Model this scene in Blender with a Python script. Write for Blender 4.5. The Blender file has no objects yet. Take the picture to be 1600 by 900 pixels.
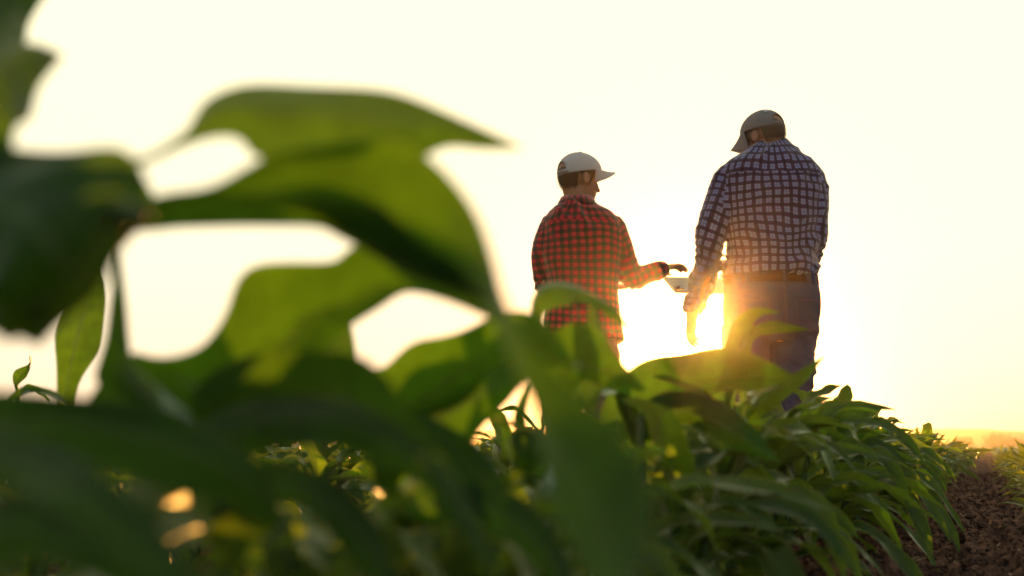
import bpy, math, random
import numpy as np
from mathutils import Vector, Matrix, Euler
random.seed(7); RNG = np.random.default_rng(7)
S = bpy.context.scene
R = math.radians

# ------------------------------------------------------------------ camera
CAM_H, FPX = 0.28, 1778.0
TILT = math.atan(250 / FPX)
cam_data = bpy.data.cameras.new('camera'); cam = bpy.data.objects.new('camera', cam_data)
S.collection.objects.link(cam); S.camera = cam
cam.location = (0, 0, CAM_H); cam.rotation_euler = (math.pi / 2 + TILT, 0, 0)
cam_data.sensor_width = 36; cam_data.lens = 36 * FPX / 1600
cam_data.clip_start = 0.02; cam_data.clip_end = 5000
cam_data.dof.use_dof = True; cam_data.dof.focus_distance = 4.3
cam_data.dof.aperture_fstop = cam_data.lens / 12.5
def W(px, py, Y):
    """a point of the place seen towards (px, py) at forward distance Y"""
    a, b = (px - 800) / FPX, (450 - py) / FPX
    c, s = math.cos(TILT), math.sin(TILT)
    dy, dz = c - b * s, s + b * c
    k = Y / dy
    return np.array([a * k, Y, CAM_H + dz * k])

# ------------------------------------------------------------------ light
SUN_AZ = math.atan((1094 - 800) / FPX); SUN_EL = R(5.75)
sun_dir = Vector((math.sin(SUN_AZ) * math.cos(SUN_EL), math.cos(SUN_AZ) * math.cos(SUN_EL), math.sin(SUN_EL)))
sl = bpy.data.lights.new('sun', 'SUN'); so = bpy.data.objects.new('sun', sl); S.collection.objects.link(so)
sl.energy = 5.0; sl.angle = R(0.6); sl.color = (1.0, 0.43, 0.10)
so.rotation_euler = sun_dir.to_track_quat('Z', 'Y').to_euler()

w = bpy.data.worlds.new('World'); S.world = w; w.use_nodes = True
nt = w.node_tree; nt.nodes.clear()
def N(nt, t, **kw):
    n = nt.nodes.new(t)
    for k, v in kw.items(): setattr(n, k, v)
    return n
out = N(nt, 'ShaderNodeOutputWorld')
sky = N(nt, 'ShaderNodeTexSky', sky_type='NISHITA', sun_disc=False)
sky.sun_elevation = SUN_EL; sky.sun_rotation = SUN_AZ; sky.dust_density = 3.0; sky.air_density = 1.2
bg1 = N(nt, 'ShaderNodeBackground'); bg1.inputs[1].default_value = 0.15
nt.links.new(sky.outputs[0], bg1.inputs[0])
# bright hazy evening veil round the sun side of the sky
tc = N(nt, 'ShaderNodeTexCoord')
dot = N(nt, 'ShaderNodeVectorMath', operation='DOT_PRODUCT'); dot.inputs[1].default_value = tuple(sun_dir)
nt.links.new(tc.outputs['Generated'], dot.inputs[0])
mr = N(nt, 'ShaderNodeMapRange', interpolation_type='SMOOTHSTEP')
mr.inputs['From Min'].default_value = -0.35; mr.inputs['From Max'].default_value = 0.85
nt.links.new(dot.outputs['Value'], mr.inputs['Value'])
sep = N(nt, 'ShaderNodeSeparateXYZ'); nt.links.new(tc.outputs['Generated'], sep.inputs[0])
ramp = N(nt, 'ShaderNodeValToRGB'); nt.links.new(sep.outputs['Z'], ramp.inputs[0])
cr = ramp.color_ramp
cr.elements[0].position = 0.0; cr.elements[0].color = (0.59, 0.43, 0.28, 1)
cr.elements[1].position = 0.42; cr.elements[1].color = (0.66, 0.62, 0.395, 1)
for p, c in ((0.03, (0.62, 0.465, 0.32)), (0.07, (0.64, 0.525, 0.36)), (0.16, (0.66, 0.58, 0.395))):
    e = cr.elements.new(p); e.color = (*c, 1)
bg2 = N(nt, 'ShaderNodeBackground'); nt.links.new(ramp.outputs[0], bg2.inputs[0])
nt.links.new(mr.outputs[0], bg2.inputs[1])
add = N(nt, 'ShaderNodeMixShader')
nt.links.new(mr.outputs[0], add.inputs[0])
nt.links.new(bg1.outputs[0], add.inputs[1]); nt.links.new(bg2.outputs[0], add.inputs[2])
nt.links.new(add.outputs[0], out.inputs[0])

vs = S.view_settings
vs.view_transform = 'Standard'; vs.look = 'None'; vs.gamma = 1; vs.use_curve_mapping = False
vs.exposure = 1.15
cy = S.cycles
cy.use_denoising = True; cy.max_bounces = 6; cy.diffuse_bounces = 3; cy.glossy_bounces = 2
cy.transmission_bounces = 4; cy.volume_bounces = 0; cy.transparent_max_bounces = 4
cy.sample_clamp_indirect = 4.0
HAZE_DENSITY = 0.00135; HAZE_G = 0.958

# ------------------------------------------------------------------ helpers
def vnoise(p, seed=0):
    p = np.asarray(p, float); i = np.floor(p).astype(np.int64); f = p - i; f = f * f * (3 - 2 * f)
    def h(ix, iy, iz):
        n = (ix * 73856093) ^ (iy * 19349663) ^ (iz * 83492791) ^ (seed * 2654435761 & 0xffffffff)
        n = (n ^ (n >> 13)) * 1274126177 & 0x7fffffff
        n = n ^ (n >> 16)
        return (n & 0xffff) / 65535.0
    r = 0
    for dx in (0, 1):
        for dy in (0, 1):
            for dz in (0, 1):
                wgt = (f[:, 0] if dx else 1 - f[:, 0]) * (f[:, 1] if dy else 1 - f[:, 1]) * (f[:, 2] if dz else 1 - f[:, 2])
                r = r + wgt * h(i[:, 0] + dx, i[:, 1] + dy, i[:, 2] + dz)
    return r * 2 - 1
def fbm(p, o=3, seed=0):
    p = np.asarray(p, float); r = 0; a = 1.0
    for k in range(o): r = r + a * vnoise(p * 2 ** k, seed + k); a *= 0.5
    return r
def mesh_np(name, verts, faces, mats, uvs=None, smooth=True, attrs=None):
    me = bpy.data.meshes.new(name)
    me.from_pydata([tuple(v) for v in verts], [], [tuple(f) for f in faces])
    for m in (mats if isinstance(mats, (list, tuple)) else [mats]): me.materials.append(m)
    if uvs is not None:
        ul = me.uv_layers.new(name='UVMap')
        li = np.empty(len(me.loops), np.int32); me.loops.foreach_get('vertex_index', li)
        ul.data.foreach_set('uv', np.asarray(uvs, np.float32)[li].ravel())
    if smooth: me.polygons.foreach_set('use_smooth', [True] * len(me.polygons))
    return me
def link(name, me, parent=None):
    o = bpy.data.objects.new(name, me); S.collection.objects.link(o)
    if parent is not None: o.parent = parent
    return o
def tag(o, label=None, cat=None, group=None, kind=None):
    if label: o['label'] = label
    if cat: o['category'] = cat
    if group: o['group'] = group
    if kind: o['kind'] = kind
    return o
def empty(name, loc):
    o = bpy.data.objects.new(name, None); o.location = loc; o.empty_display_size = 0.05
    S.collection.objects.link(o); return o
def mat(name):
    m = bpy.data.materials.new(name); m.use_nodes = True; m.node_tree.nodes.clear(); return m, m.node_tree
def principled(name, col, rough=0.7, noise=0.0, nscale=30, bump=0.0, bscale=200, spec=0.3, sheen=0.0):
    m, t = mat(name); o = N(t, 'ShaderNodeOutputMaterial'); p = N(t, 'ShaderNodeBsdfPrincipled')
    p.inputs['Base Color'].default_value = (*col, 1); p.inputs['Roughness'].default_value = rough
    p.inputs['Specular IOR Level'].default_value = spec; p.inputs['Sheen Weight'].default_value = sheen
    c = N(t, 'ShaderNodeTexCoord')
    if noise:
        n = N(t, 'ShaderNodeTexNoise'); n.inputs['Scale'].default_value = nscale; n.inputs['Detail'].default_value = 5
        t.links.new(c.outputs['Object'], n.inputs[0])
        mx = N(t, 'ShaderNodeMix', data_type='RGBA'); mx.inputs[6].default_value = (*[k * (1 - noise) for k in col], 1)
        mx.inputs[7].default_value = (*[min(1, k * (1 + noise)) for k in col], 1)
        t.links.new(n.outputs['Fac'], mx.inputs[0]); t.links.new(mx.outputs[2], p.inputs['Base Color'])
    if bump:
        n = N(t, 'ShaderNodeTexNoise'); n.inputs['Scale'].default_value = bscale; n.inputs['Detail'].default_value = 4
        t.links.new(c.outputs['Object'], n.inputs[0])
        b = N(t, 'ShaderNodeBump'); b.inputs['Strength'].default_value = bump; b.inputs['Distance'].default_value = 0.003
        t.links.new(n.outputs['Fac'], b.inputs['Height']); t.links.new(b.outputs[0], p.inputs['Normal'])
    t.links.new(p.outputs[0], o.inputs[0]); return m

# ------------------------------------------------------------------ materials
def math_n(t, op, a, b=None, c=None):
    n = N(t, 'ShaderNodeMath', operation=op)
    for i, v in enumerate((a, b, c)):
        if v is None: continue
        if hasattr(v, 'links'): t.links.new(v, n.inputs[i])
        else: n.inputs[i].default_value = v
    return n.outputs[0]
def leaf_material(name, dark, light, trans, tfac=0.42, dry=0.0, rough=0.36):
    m, t = mat(name); o = N(t, 'ShaderNodeOutputMaterial')
    uv = N(t, 'ShaderNodeUVMap'); sx = N(t, 'ShaderNodeSeparateXYZ'); t.links.new(uv.outputs[0], sx.inputs[0])
    u, v = sx.outputs['X'], sx.outputs['Y']
    au = math_n(t, 'ABSOLUTE', math_n(t, 'SUBTRACT', u, 0.5))
    rib = N(t, 'ShaderNodeMapRange', interpolation_type='SMOOTHSTEP')
    rib.inputs['From Min'].default_value = 0.05; rib.inputs['From Max'].default_value = 0.015
    t.links.new(au, rib.inputs['Value'])
    wv = math_n(t, 'SINE', math_n(t, 'MULTIPLY', u, 150.0))
    tc = N(t, 'ShaderNodeTexCoord'); nz = N(t, 'ShaderNodeTexNoise'); nz.inputs['Scale'].default_value = 18; nz.inputs['Detail'].default_value = 4
    t.links.new(tc.outputs['Object'], nz.inputs[0])
    oi = N(t, 'ShaderNodeObjectInfo')
    f = math_n(t, 'ADD', math_n(t, 'MULTIPLY', nz.outputs['Fac'], 0.7), math_n(t, 'MULTIPLY', wv, 0.06))
    f = math_n(t, 'ADD', f, math_n(t, 'MULTIPLY', math_n(t, 'SUBTRACT', oi.outputs['Random'], 0.35), 0.5))
    mx = N(t, 'ShaderNodeMix', data_type='RGBA', clamp_factor=True)
    mx.inputs[6].default_value = (*dark, 1); mx.inputs[7].default_value = (*light, 1); t.links.new(f, mx.inputs[0])
    mr_ = N(t, 'ShaderNodeMix', data_type='RGBA'); mr_.inputs[7].default_value = (0.22, 0.27, 0.10, 1)
    t.links.new(math_n(t, 'MULTIPLY', rib.outputs[0], 0.55), mr_.inputs[0]); t.links.new(mx.outputs[2], mr_.inputs[6])
    col = mr_.outputs[2]
    # yellow margins, part dry leaf, part sunlit rim put into the colour; ragged border
    rim = N(t, 'ShaderNodeMapRange', interpolation_type='SMOOTHSTEP')
    rim.inputs['From Min'].default_value = 0.415; rim.inputs['From Max'].default_value = 0.50
    t.links.new(math_n(t, 'ADD', au, math_n(t, 'MULTIPLY', math_n(t, 'SUBTRACT', nz.outputs['Fac'], 0.5), 0.07)), rim.inputs['Value'])
    md = N(t, 'ShaderNodeMix', data_type='RGBA'); md.inputs[7].default_value = (0.22, 0.20, 0.035, 1)
    t.links.new(math_n(t, 'MULTIPLY', rim.outputs[0], 0.8 + dry), md.inputs[0]); t.links.new(col, md.inputs[6]); col = md.outputs[2]
    bmp = N(t, 'ShaderNodeBump'); bmp.inputs['Strength'].default_value = 0.35; bmp.inputs['Distance'].default_value = 0.001
    t.links.new(math_n(t, 'ADD', wv, math_n(t, 'MULTIPLY', rib.outputs[0], -3.0)), bmp.inputs['Height'])
    d = N(t, 'ShaderNodeBsdfDiffuse'); t.links.new(col, d.inputs[0]); t.links.new(bmp.outputs[0], d.inputs['Normal'])
    tr = N(t, 'ShaderNodeBsdfTranslucent')
    tm = N(t, 'ShaderNodeMix', data_type='RGBA'); tm.inputs[0].default_value = 0.25; tm.inputs[6].default_value = (*trans, 1)
    t.links.new(col, tm.inputs[7])
    wv2 = math_n(t, 'SINE', math_n(t, 'MULTIPLY', u, 420.0)); nb = N(t, 'ShaderNodeTexNoise'); nb.inputs['Scale'].default_value = 55; nb.inputs['Detail'].default_value = 5
    t.links.new(tc.outputs['Object'], nb.inputs[0])
    k_ = math_n(t, 'ADD', math_n(t, 'MULTIPLY', wv, 0.10), math_n(t, 'MULTIPLY', wv2, 0.07)); k_ = math_n(t, 'ADD', k_, math_n(t, 'MULTIPLY_ADD', nb.outputs['Fac'], 0.9, 0.45))
    k_ = math_n(t, 'MULTIPLY', k_, math_n(t, 'SUBTRACT', 1.0, math_n(t, 'MULTIPLY', rib.outputs[0], 0.45)))
    ts_ = N(t, 'ShaderNodeVectorMath', operation='SCALE'); t.links.new(tm.outputs[2], ts_.inputs[0]); t.links.new(k_, ts_.inputs['Scale']); t.links.new(ts_.outputs[0], tr.inputs[0])
    ms = N(t, 'ShaderNodeMixShader'); ms.inputs[0].default_value = tfac
    t.links.new(d.outputs[0], ms.inputs[1]); t.links.new(tr.outputs[0], ms.inputs[2])
    g = N(t, 'ShaderNodeBsdfGlossy'); g.inputs['Roughness'].default_value = rough; g.inputs[0].default_value = (0.8, 0.85, 0.75, 1)
    t.links.new(bmp.outputs[0], g.inputs['Normal'])
    fr = N(t, 'ShaderNodeFresnel'); fr.inputs[0].default_value = 1.42
    mg = N(t, 'ShaderNodeMixShader'); t.links.new(math_n(t, 'MULTIPLY', fr.outputs[0], 0.48), mg.inputs[0])
    t.links.new(ms.outputs[0], mg.inputs[1]); t.links.new(g.outputs[0], mg.inputs[2])
    t.links.new(mg.outputs[0], o.inputs[0]); return m
M_LEAF_SHADE = leaf_material('maize_leaf_shaded', (0.008, 0.028, 0.008), (0.028, 0.074, 0.010), (0.13, 0.31, 0.008), dry=-0.5, rough=0.52)  # darker copy of the same leaf: foreground shade put into the colour
M_LEAF_LIT = leaf_material('maize_leaf_lit', (0.016, 0.048, 0.012), (0.060, 0.12, 0.014), (0.27, 0.45, 0.014), 0.52)  # brighter copy of the same leaf: sun through the blades put into the colour
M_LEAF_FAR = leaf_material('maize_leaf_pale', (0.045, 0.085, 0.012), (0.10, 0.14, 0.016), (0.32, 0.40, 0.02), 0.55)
M_STALK = principled('maize_stalk', (0.07, 0.11, 0.03), 0.55, 0.35, 40, 0.3, 120)
def plaid(name, period, base, band, cross, line=None, bw=0.5):
    m, t = mat(name); o = N(t, 'ShaderNodeOutputMaterial'); p = N(t, 'ShaderNodeBsdfPrincipled')
    uv = N(t, 'ShaderNodeUVMap'); sx = N(t, 'ShaderNodeSeparateXYZ')
    nz = N(t, 'ShaderNodeTexNoise'); nz.inputs['Scale'].default_value = 14; nz.inputs['Detail'].default_value = 2
    t.links.new(uv.outputs[0], nz.inputs[0])
    vm = N(t, 'ShaderNodeVectorMath', operation='MULTIPLY_ADD'); t.links.new(nz.outputs['Color'], vm.inputs[0])
    vm.inputs[1].default_value = (0.010, 0.010, 0); t.links.new(uv.outputs[0], vm.inputs[2])
    t.links.new(vm.outputs[0], sx.inputs[0])
    def stripe(axis, width, off=0.0, soft=0.06):
        fr = math_n(t, 'FRACT', math_n(t, 'ADD', math_n(t, 'DIVIDE', sx.outputs[axis], period), off))
        d = math_n(t, 'ABSOLUTE', math_n(t, 'SUBTRACT', fr, 0.5))
        r = N(t, 'ShaderNodeMapRange', interpolation_type='SMOOTHSTEP')
        r.inputs['From Min'].default_value = width / 2 + soft / 2; r.inputs['From Max'].default_value = width / 2 - soft / 2
        t.links.new(d, r.inputs['Value']); return r.outputs[0]
    sa, sb = stripe('X', bw), stripe('Y', bw)
    def mix(f, a, b):
        x = N(t, 'ShaderNodeMix', data_type='RGBA')
        t.links.new(f, x.inputs[0])
        for i, q in ((6, a), (7, b)):
            if isinstance(q, tuple): x.inputs[i].default_value = (*q, 1)
            else: t.links.new(q, x.inputs[i])
        return x.outputs[2]
    c = mix(math_n(t, 'MAXIMUM', sa, sb), base, band)
    c = mix(math_n(t, 'MULTIPLY', sa, sb), c, cross)
    if line:
        la, lb = stripe('X', 0.055, 0.5, 0.04), stripe('Y', 0.055, 0.5, 0.04)
        c = mix(math_n(t, 'MULTIPLY', math_n(t, 'MAXIMUM', la, lb), 0.75), c, line)
    n2 = N(t, 'ShaderNodeTexNoise'); n2.inputs['Scale'].default_value = 60; t.links.new(uv.outputs[0], n2.inputs[0]); n2.inputs['Detail'].default_value = 6
    fx = N(t, 'ShaderNodeMix', data_type='RGBA', blend_type='MULTIPLY'); fx.inputs[0].default_value = 0.5
    t.links.new(c, fx.inputs[6]); t.links.new(n2.outputs['Color'], fx.inputs[7])
    hs = N(t, 'ShaderNodeHueSaturation'); hs.inputs['Value'].default_value = 1.35; t.links.new(fx.outputs[2], hs.inputs['Color'])
    hs.inputs['Saturation'].default_value = 1.0
    bw_ = N(t, 'ShaderNodeRGBToBW'); t.links.new(n2.outputs['Color'], bw_.inputs[0]); 
    bm = N(t, 'ShaderNodeBump'); bm.inputs['Strength'].default_value = 0.25; bm.inputs['Distance'].default_value = 0.002
    t.links.new(bw_.outputs[0], bm.inputs['Height']); t.links.new(bm.outputs[0], p.inputs['Normal'])
    t.links.new(c, p.inputs['Base Color']); p.inputs['Roughness'].default_value = 0.9; p.inputs['Sheen Weight'].default_value = 0.5
    p.inputs['Specular IOR Level'].default_value = 0.15
    tr = N(t, 'ShaderNodeBsdfTranslucent'); t.links.new(c, tr.inputs[0]); ms = N(t, 'ShaderNodeMixShader'); ms.inputs[0].default_value = 0.08
    t.links.new(p.outputs[0], ms.inputs[1]); t.links.new(tr.outputs[0], ms.inputs[2])
    t.links.new(ms.outputs[0], o.inputs[0]); return m
M_RED = plaid('red_black_check_flannel', 0.034, (0.54, 0.004, 0.042), (0.14, 0.001, 0.014), (0.010, 0.002, 0.007))
M_BLUE = plaid('navy_white_check_cotton', 0.037, (0.22, 0.25, 0.50), (0.050, 0.018, 0.055), (0.020, 0.008, 0.028), (0.06, 0.022, 0.07), 0.40)
M_SKIN = principled('skin', (0.42, 0.20, 0.12), 0.55, 0.12, 60, 0.15, 300)
M_HAIR1 = principled('brown_hair', (0.16, 0.075, 0.035), 0.6, 0.4, 150, 0.8, 400)
M_HAIR2 = principled('greying_hair', (0.21, 0.125, 0.08), 0.6, 0.4, 200, 0.8, 400)
M_CAP1 = principled('pale_cap_cloth', (0.58, 0.51, 0.49), 0.85, 0.06, 40, 0.3, 700)
M_CAP2 = principled('grey_brown_cap_cloth', (0.25, 0.205, 0.195), 0.85, 0.10, 40, 0.3, 700)
M_CAPTAG = principled('cap_tag_cloth', (0.6, 0.58, 0.6), 0.8)
M_JEAN1 = principled('dark_denim', (0.030, 0.030, 0.075), 0.85, 0.25, 120, 0.4, 600)
M_JEAN2 = principled('grey_denim', (0.046, 0.050, 0.110), 0.85, 0.25, 100, 0.4, 600)
M_STITCH = principled('denim_seam', (0.12, 0.075, 0.09), 0.8)
M_BELT = principled('brown_leather', (0.035, 0.014, 0.010), 0.85, 0.3, 80, 0.3, 200, spec=0.1)
M_BOOT = principled('boot_leather', (0.05, 0.03, 0.02), 0.6, 0.3, 60, 0.3, 200)
M_TABLET = principled('tablet_shell', (0.85, 0.66, 0.50), 0.5, 0, spec=0.3)
M_SCREEN = principled('tablet_glass', (0.03, 0.03, 0.035), 0.1, 0, spec=0.5)
M_EYE = principled('eye', (0.6, 0.58, 0.55), 0.2)
M_BARK = principled('bark', (0.09, 0.06, 0.04), 0.9, 0.3, 5)
M_CROWN = principled('tree_leaves', (0.05, 0.07, 0.02), 0.8, 0.5, 0.8)
M_HILL = principled('hill_grass', (0.07, 0.07, 0.035), 0.95, 0.4, 0.02)
def soil():
    m, t = mat('soil'); o = N(t, 'ShaderNodeOutputMaterial'); p = N(t, 'ShaderNodeBsdfPrincipled')
    c = N(t, 'ShaderNodeTexCoord')
    n = N(t, 'ShaderNodeTexNoise'); n.inputs['Scale'].default_value = 22; n.inputs['Detail'].default_value = 8; n.inputs['Roughness'].default_value = 0.65
    v = N(t, 'ShaderNodeTexVoronoi'); v.inputs['Scale'].default_value = 55
    n2 = N(t, 'ShaderNodeTexNoise'); n2.inputs['Scale'].default_value = 3; n2.inputs['Detail'].default_value = 3
    for q in (n, v, n2): t.links.new(c.outputs['Object'], q.inputs[0])
    r = N(t, 'ShaderNodeValToRGB'); r.color_ramp.elements[0].position = 0.40; r.color_ramp.elements[0].color = (0.028, 0.013, 0.011, 1)
    r.color_ramp.elements[1].position = 0.66; r.color_ramp.elements[1].color = (0.26, 0.125, 0.075, 1)
    t.links.new(math_n(t, 'ADD', math_n(t, 'MULTIPLY', n.outputs['Fac'], 0.75), math_n(t, 'MULTIPLY', n2.outputs['Fac'], 0.25)), r.inputs[0])
    t.links.new(r.outputs[0], p.inputs['Base Color']); p.inputs['Roughness'].default_value = 0.95; p.inputs['Specular IOR Level'].default_value = 0.1
    b = N(t, 'ShaderNodeBump'); b.inputs['Strength'].default_value = 0.8; b.inputs['Distance'].default_value = 0.02
    t.links.new(math_n(t, 'ADD', n.outputs['Fac'], math_n(t, 'MULTIPLY', v.outputs['Distance'], -0.6)), b.inputs['Height'])
    t.links.new(b.outputs[0], p.inputs['Normal']); t.links.new(p.outputs[0], o.inputs[0]); return m
M_SOIL = soil()

# ------------------------------------------------------------------ setting: ground, hills, haze
RA = math.atan((1540 - 800) / FPX)                       # heading of the maize rows
RD = np.array([math.sin(RA), math.cos(RA)]); RN = np.array([math.cos(RA), -math.sin(RA)])
def row_xy(off, t): return off * RN + t * RD
ROW0, ROW_GAP = -0.46, 0.70
def ground_z(X, Y):
    off = X * RN[0] + Y * RN[1]; t = X * RD[0] + Y * RD[1]
    z = 0.022 * np.cos((off - ROW0) * 2 * math.pi / ROW_GAP) - 0.012
    fade = np.clip(1.3 - t / 30, 0, 1)
    P = np.stack([X, Y, 0 * X], 1)
    z = z + fade * (0.020 * fbm(P * 9, 3, 3) + 0.018 * np.clip(fbm(P * 26, 3, 9), 0, 1) ** 1.2 + 0.020 * np.clip(fbm(P * 60, 2, 19), 0, 1))
    return z
us = np.concatenate([np.arange(-60, -4, 4.0), np.arange(-4, -0.9, 0.05), np.arange(-0.9, 0.7, 0.011), np.arange(0.7, 3, 0.04), np.arange(3, 60, 4.0)])
us = np.concatenate([[-2500, -800, -250, -120], us, [120, 250, 800, 2500]])
ts = [-3.0]
while ts[-1] < 40:
    ts.append(ts[-1] + (0.12 if ts[-1] < 1.3 else 0.009 + 0.0055 * (ts[-1] - 1.3)))
ts = np.array([-1500, -300, -60, -20, -8] + ts + [60, 100, 180, 350, 700, 1400, 3000])
UU, TT = np.meshgrid(us, ts); XX = UU * RN[0] + TT * RD[0]; YY = UU * RN[1] + TT * RD[1]
gv = np.stack([XX.ravel(), YY.ravel(), ground_z(XX.ravel(), YY.ravel())], 1)
nu, n_t = len(us), len(ts)
ii = (np.arange(n_t - 1)[:, None] * nu + np.arange(nu - 1)[None]).ravel()
gf = np.stack([ii, ii + 1, ii + nu + 1, ii + nu], 1)
tag(link('ground', mesh_np('ground', gv, gf.tolist(), M_SOIL)), kind='structure')

xs = np.linspace(-500, 700, 150); ds = np.linspace(0, 1, 12)
hv, hf = [], []
for j, d in enumerate(ds):
    for i, x in enumerate(xs):
        h = 5.6 + 1.6 * math.sin(x * 0.006 + 1.4) + 1.0 * math.sin(x * 0.017) + 0.4 * math.sin(x * 0.051) + 0.2 * math.sin(x * 0.21)
        hv.append((x, 330 + d * 140 + 0.05 * x * math.sin(d * 3), max(-0.4, (h + 1.0 * math.sin(d * 7 + x * .01) * d) * math.sin(math.pi * d) ** 0.7 - 0.3)))
for j in range(11):
    for i in range(149):
        a = j * 150 + i; hf.append((a, a + 1, a + 151, a + 150))
tag(link('hills', mesh_np('hills', hv, hf, M_HILL)), kind='structure')

mh, th = mat('haze'); oh = N(th, 'ShaderNodeOutputMaterial'); pv = N(th, 'ShaderNodeVolumePrincipled')
pv.inputs['Color'].default_value = (1.0, 0.86, 0.64, 1); pv.inputs['Density'].default_value = HAZE_DENSITY; pv.inputs['Anisotropy'].default_value = HAZE_G
th.links.new(pv.outputs[0], oh.inputs['Volume'])
x0, x1, y0, y1, z0, z1 = -2700, 3400, -2300, 3900, -1.2, 9.5
bv = [(x, y, z) for z in (z0, z1) for y in (y0, y1) for x in (x0, x1)]
bf = [(0, 2, 3, 1), (4, 5, 7, 6), (0, 1, 5, 4), (2, 6, 7, 3), (0, 4, 6, 2), (1, 3, 7, 5)]
tag(link('haze', mesh_np('haze', bv, bf, mh, smooth=False)), kind='stuff', label='warm evening haze over the whole field')

# crumbled clods lying in the furrows
crg = np.random.default_rng(21); ph_ = (1 + 5 ** .5) / 2
ICO = np.array([(-1, ph_, 0), (1, ph_, 0), (-1, -ph_, 0), (1, -ph_, 0), (0, -1, ph_), (0, 1, ph_), (0, -1, -ph_), (0, 1, -ph_), (ph_, 0, -1), (ph_, 0, 1), (-ph_, 0, -1), (-ph_, 0, 1)]) / 1.9
ICF = np.array([(0, 11, 5), (0, 5, 1), (0, 1, 7), (0, 7, 10), (0, 10, 11), (1, 5, 9), (5, 11, 4), (11, 10, 2), (10, 7, 6), (7, 1, 8), (3, 9, 4), (3, 4, 2), (3, 2, 6), (3, 6, 8), (3, 8, 9), (4, 9, 5), (2, 4, 11), (6, 2, 10), (8, 6, 7), (9, 8, 1)])
NC = 16000
co = crg.uniform(-.62, .42, NC); ct = 1.6 + 13 * crg.random(NC) ** 1.5; cs = np.minimum(.0025 + .0032 * crg.exponential(1.0, NC), .024) * (1 + .02 * ct)
cX, cY = co * RN[0] + ct * RD[0], co * RN[1] + ct * RD[1]; cZ = ground_z(cX, cY)
cv = ICO[None] * crg.uniform(.55, 1.35, (NC, 12, 1)) * cs[:, None, None] * crg.uniform(.6, 1.2, (NC, 1, 3)) + np.stack([cX, cY, cZ + cs * .35], 1)[:, None]
cf = (ICF[None] + 12 * np.arange(NC)[:, None, None]).reshape(-1, 3)
tag(link('soil_clods', mesh_np('soil_clods', cv.reshape(-1, 3), cf.tolist(), M_SOIL, smooth=False)), 'crumbled dark brown soil clods in the bare furrow', 'soil', kind='stuff')

sv, sf = [], []
for _ in range(420):
    o_, t_ = crg.uniform(-.6, .4), 2 + 11 * crg.random() ** 1.4; x_, y_ = o_ * RN + t_ * RD; z_ = float(ground_z(np.array([x_]), np.array([y_]))[0]) + .007
    a_ = crg.uniform(0, 6.28); L_ = crg.uniform(.005, .020); d_ = np.array([math.cos(a_), math.sin(a_), crg.uniform(-.25, .35)]) * L_; n_ = np.array([-math.sin(a_), math.cos(a_), .5]) * .0013
    q_ = len(sv); c_ = np.array([x_, y_, z_]); sv += [c_ - d_ - n_, c_ - d_ + n_, c_ + d_ + n_, c_ + d_ - n_]; sf.append((q_, q_ + 1, q_ + 2, q_ + 3))
tag(link('straw_bits', mesh_np('straw_bits', sv, sf, principled('dry_straw', (0.34, 0.24, 0.13), 0.8), smooth=False)), 'scattered dry straw bits on the bare soil', 'crop residue', kind='stuff')

# ------------------------------------------------------------------ trees on the field edge
def far_tree(px, wm, hm, Y, label, seed):
    base = W(px, 700, Y); base[2] = 0
    r = empty('tree', tuple(base)); tag(r, label, 'tree', 'far trees at the field edge')
    rg = np.random.default_rng(seed)
    v, f = [], []
    for k in range(6):
        for a in range(8):
            q = a / 8 * 2 * math.pi; rr = 0.16 * (1 - k / 8); v.append((rr * math.cos(q), rr * math.sin(q), k / 5 * hm * 0.6))
    for k in range(5):
        for a in range(8): f.append((k * 8 + a, k * 8 + (a + 1) % 8, k * 8 + 8 + (a + 1) % 8, k * 8 + 8 + a))
    link('trunk', mesh_np('trunk', v, f, M_BARK), r)
    lobes = [(rg.uniform(-.32, .32) * wm, rg.uniform(-.3, .3) * wm, rg.uniform(.35, .82) * hm, rg.uniform(.16, .3) * wm) for _ in range(11)]
    v, f = [], []
    for _ in range(3200):
        l = lobes[rg.integers(len(lobes))]; d = rg.normal(size=3); d /= np.linalg.norm(d)
        c = np.array(l[:3]) + d * l[3] * rg.uniform(.5, 1.1); a, b = rg.normal(size=3) * .09, rg.normal(size=3) * .09
        n0 = len(v); v += [c - a, c + b, c + a * 1.3, c - b]; f.append((n0, n0 + 1, n0 + 2, n0 + 3))
    link('crown', mesh_np('crown', v, f, M_CROWN, smooth=False), r)
far_tree(1507, 4.0, 2.0, 220, 'small hazy bushy tree on the horizon just left of the furrow end', 1)
far_tree(1562, 7.6, 1.9, 228, 'wide low hazy tree on the horizon right of the furrow end', 2)
far_tree(1592, 4.5, 1.5, 235, 'lowest hazy tree at the right edge of the picture on the horizon', 3)

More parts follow.
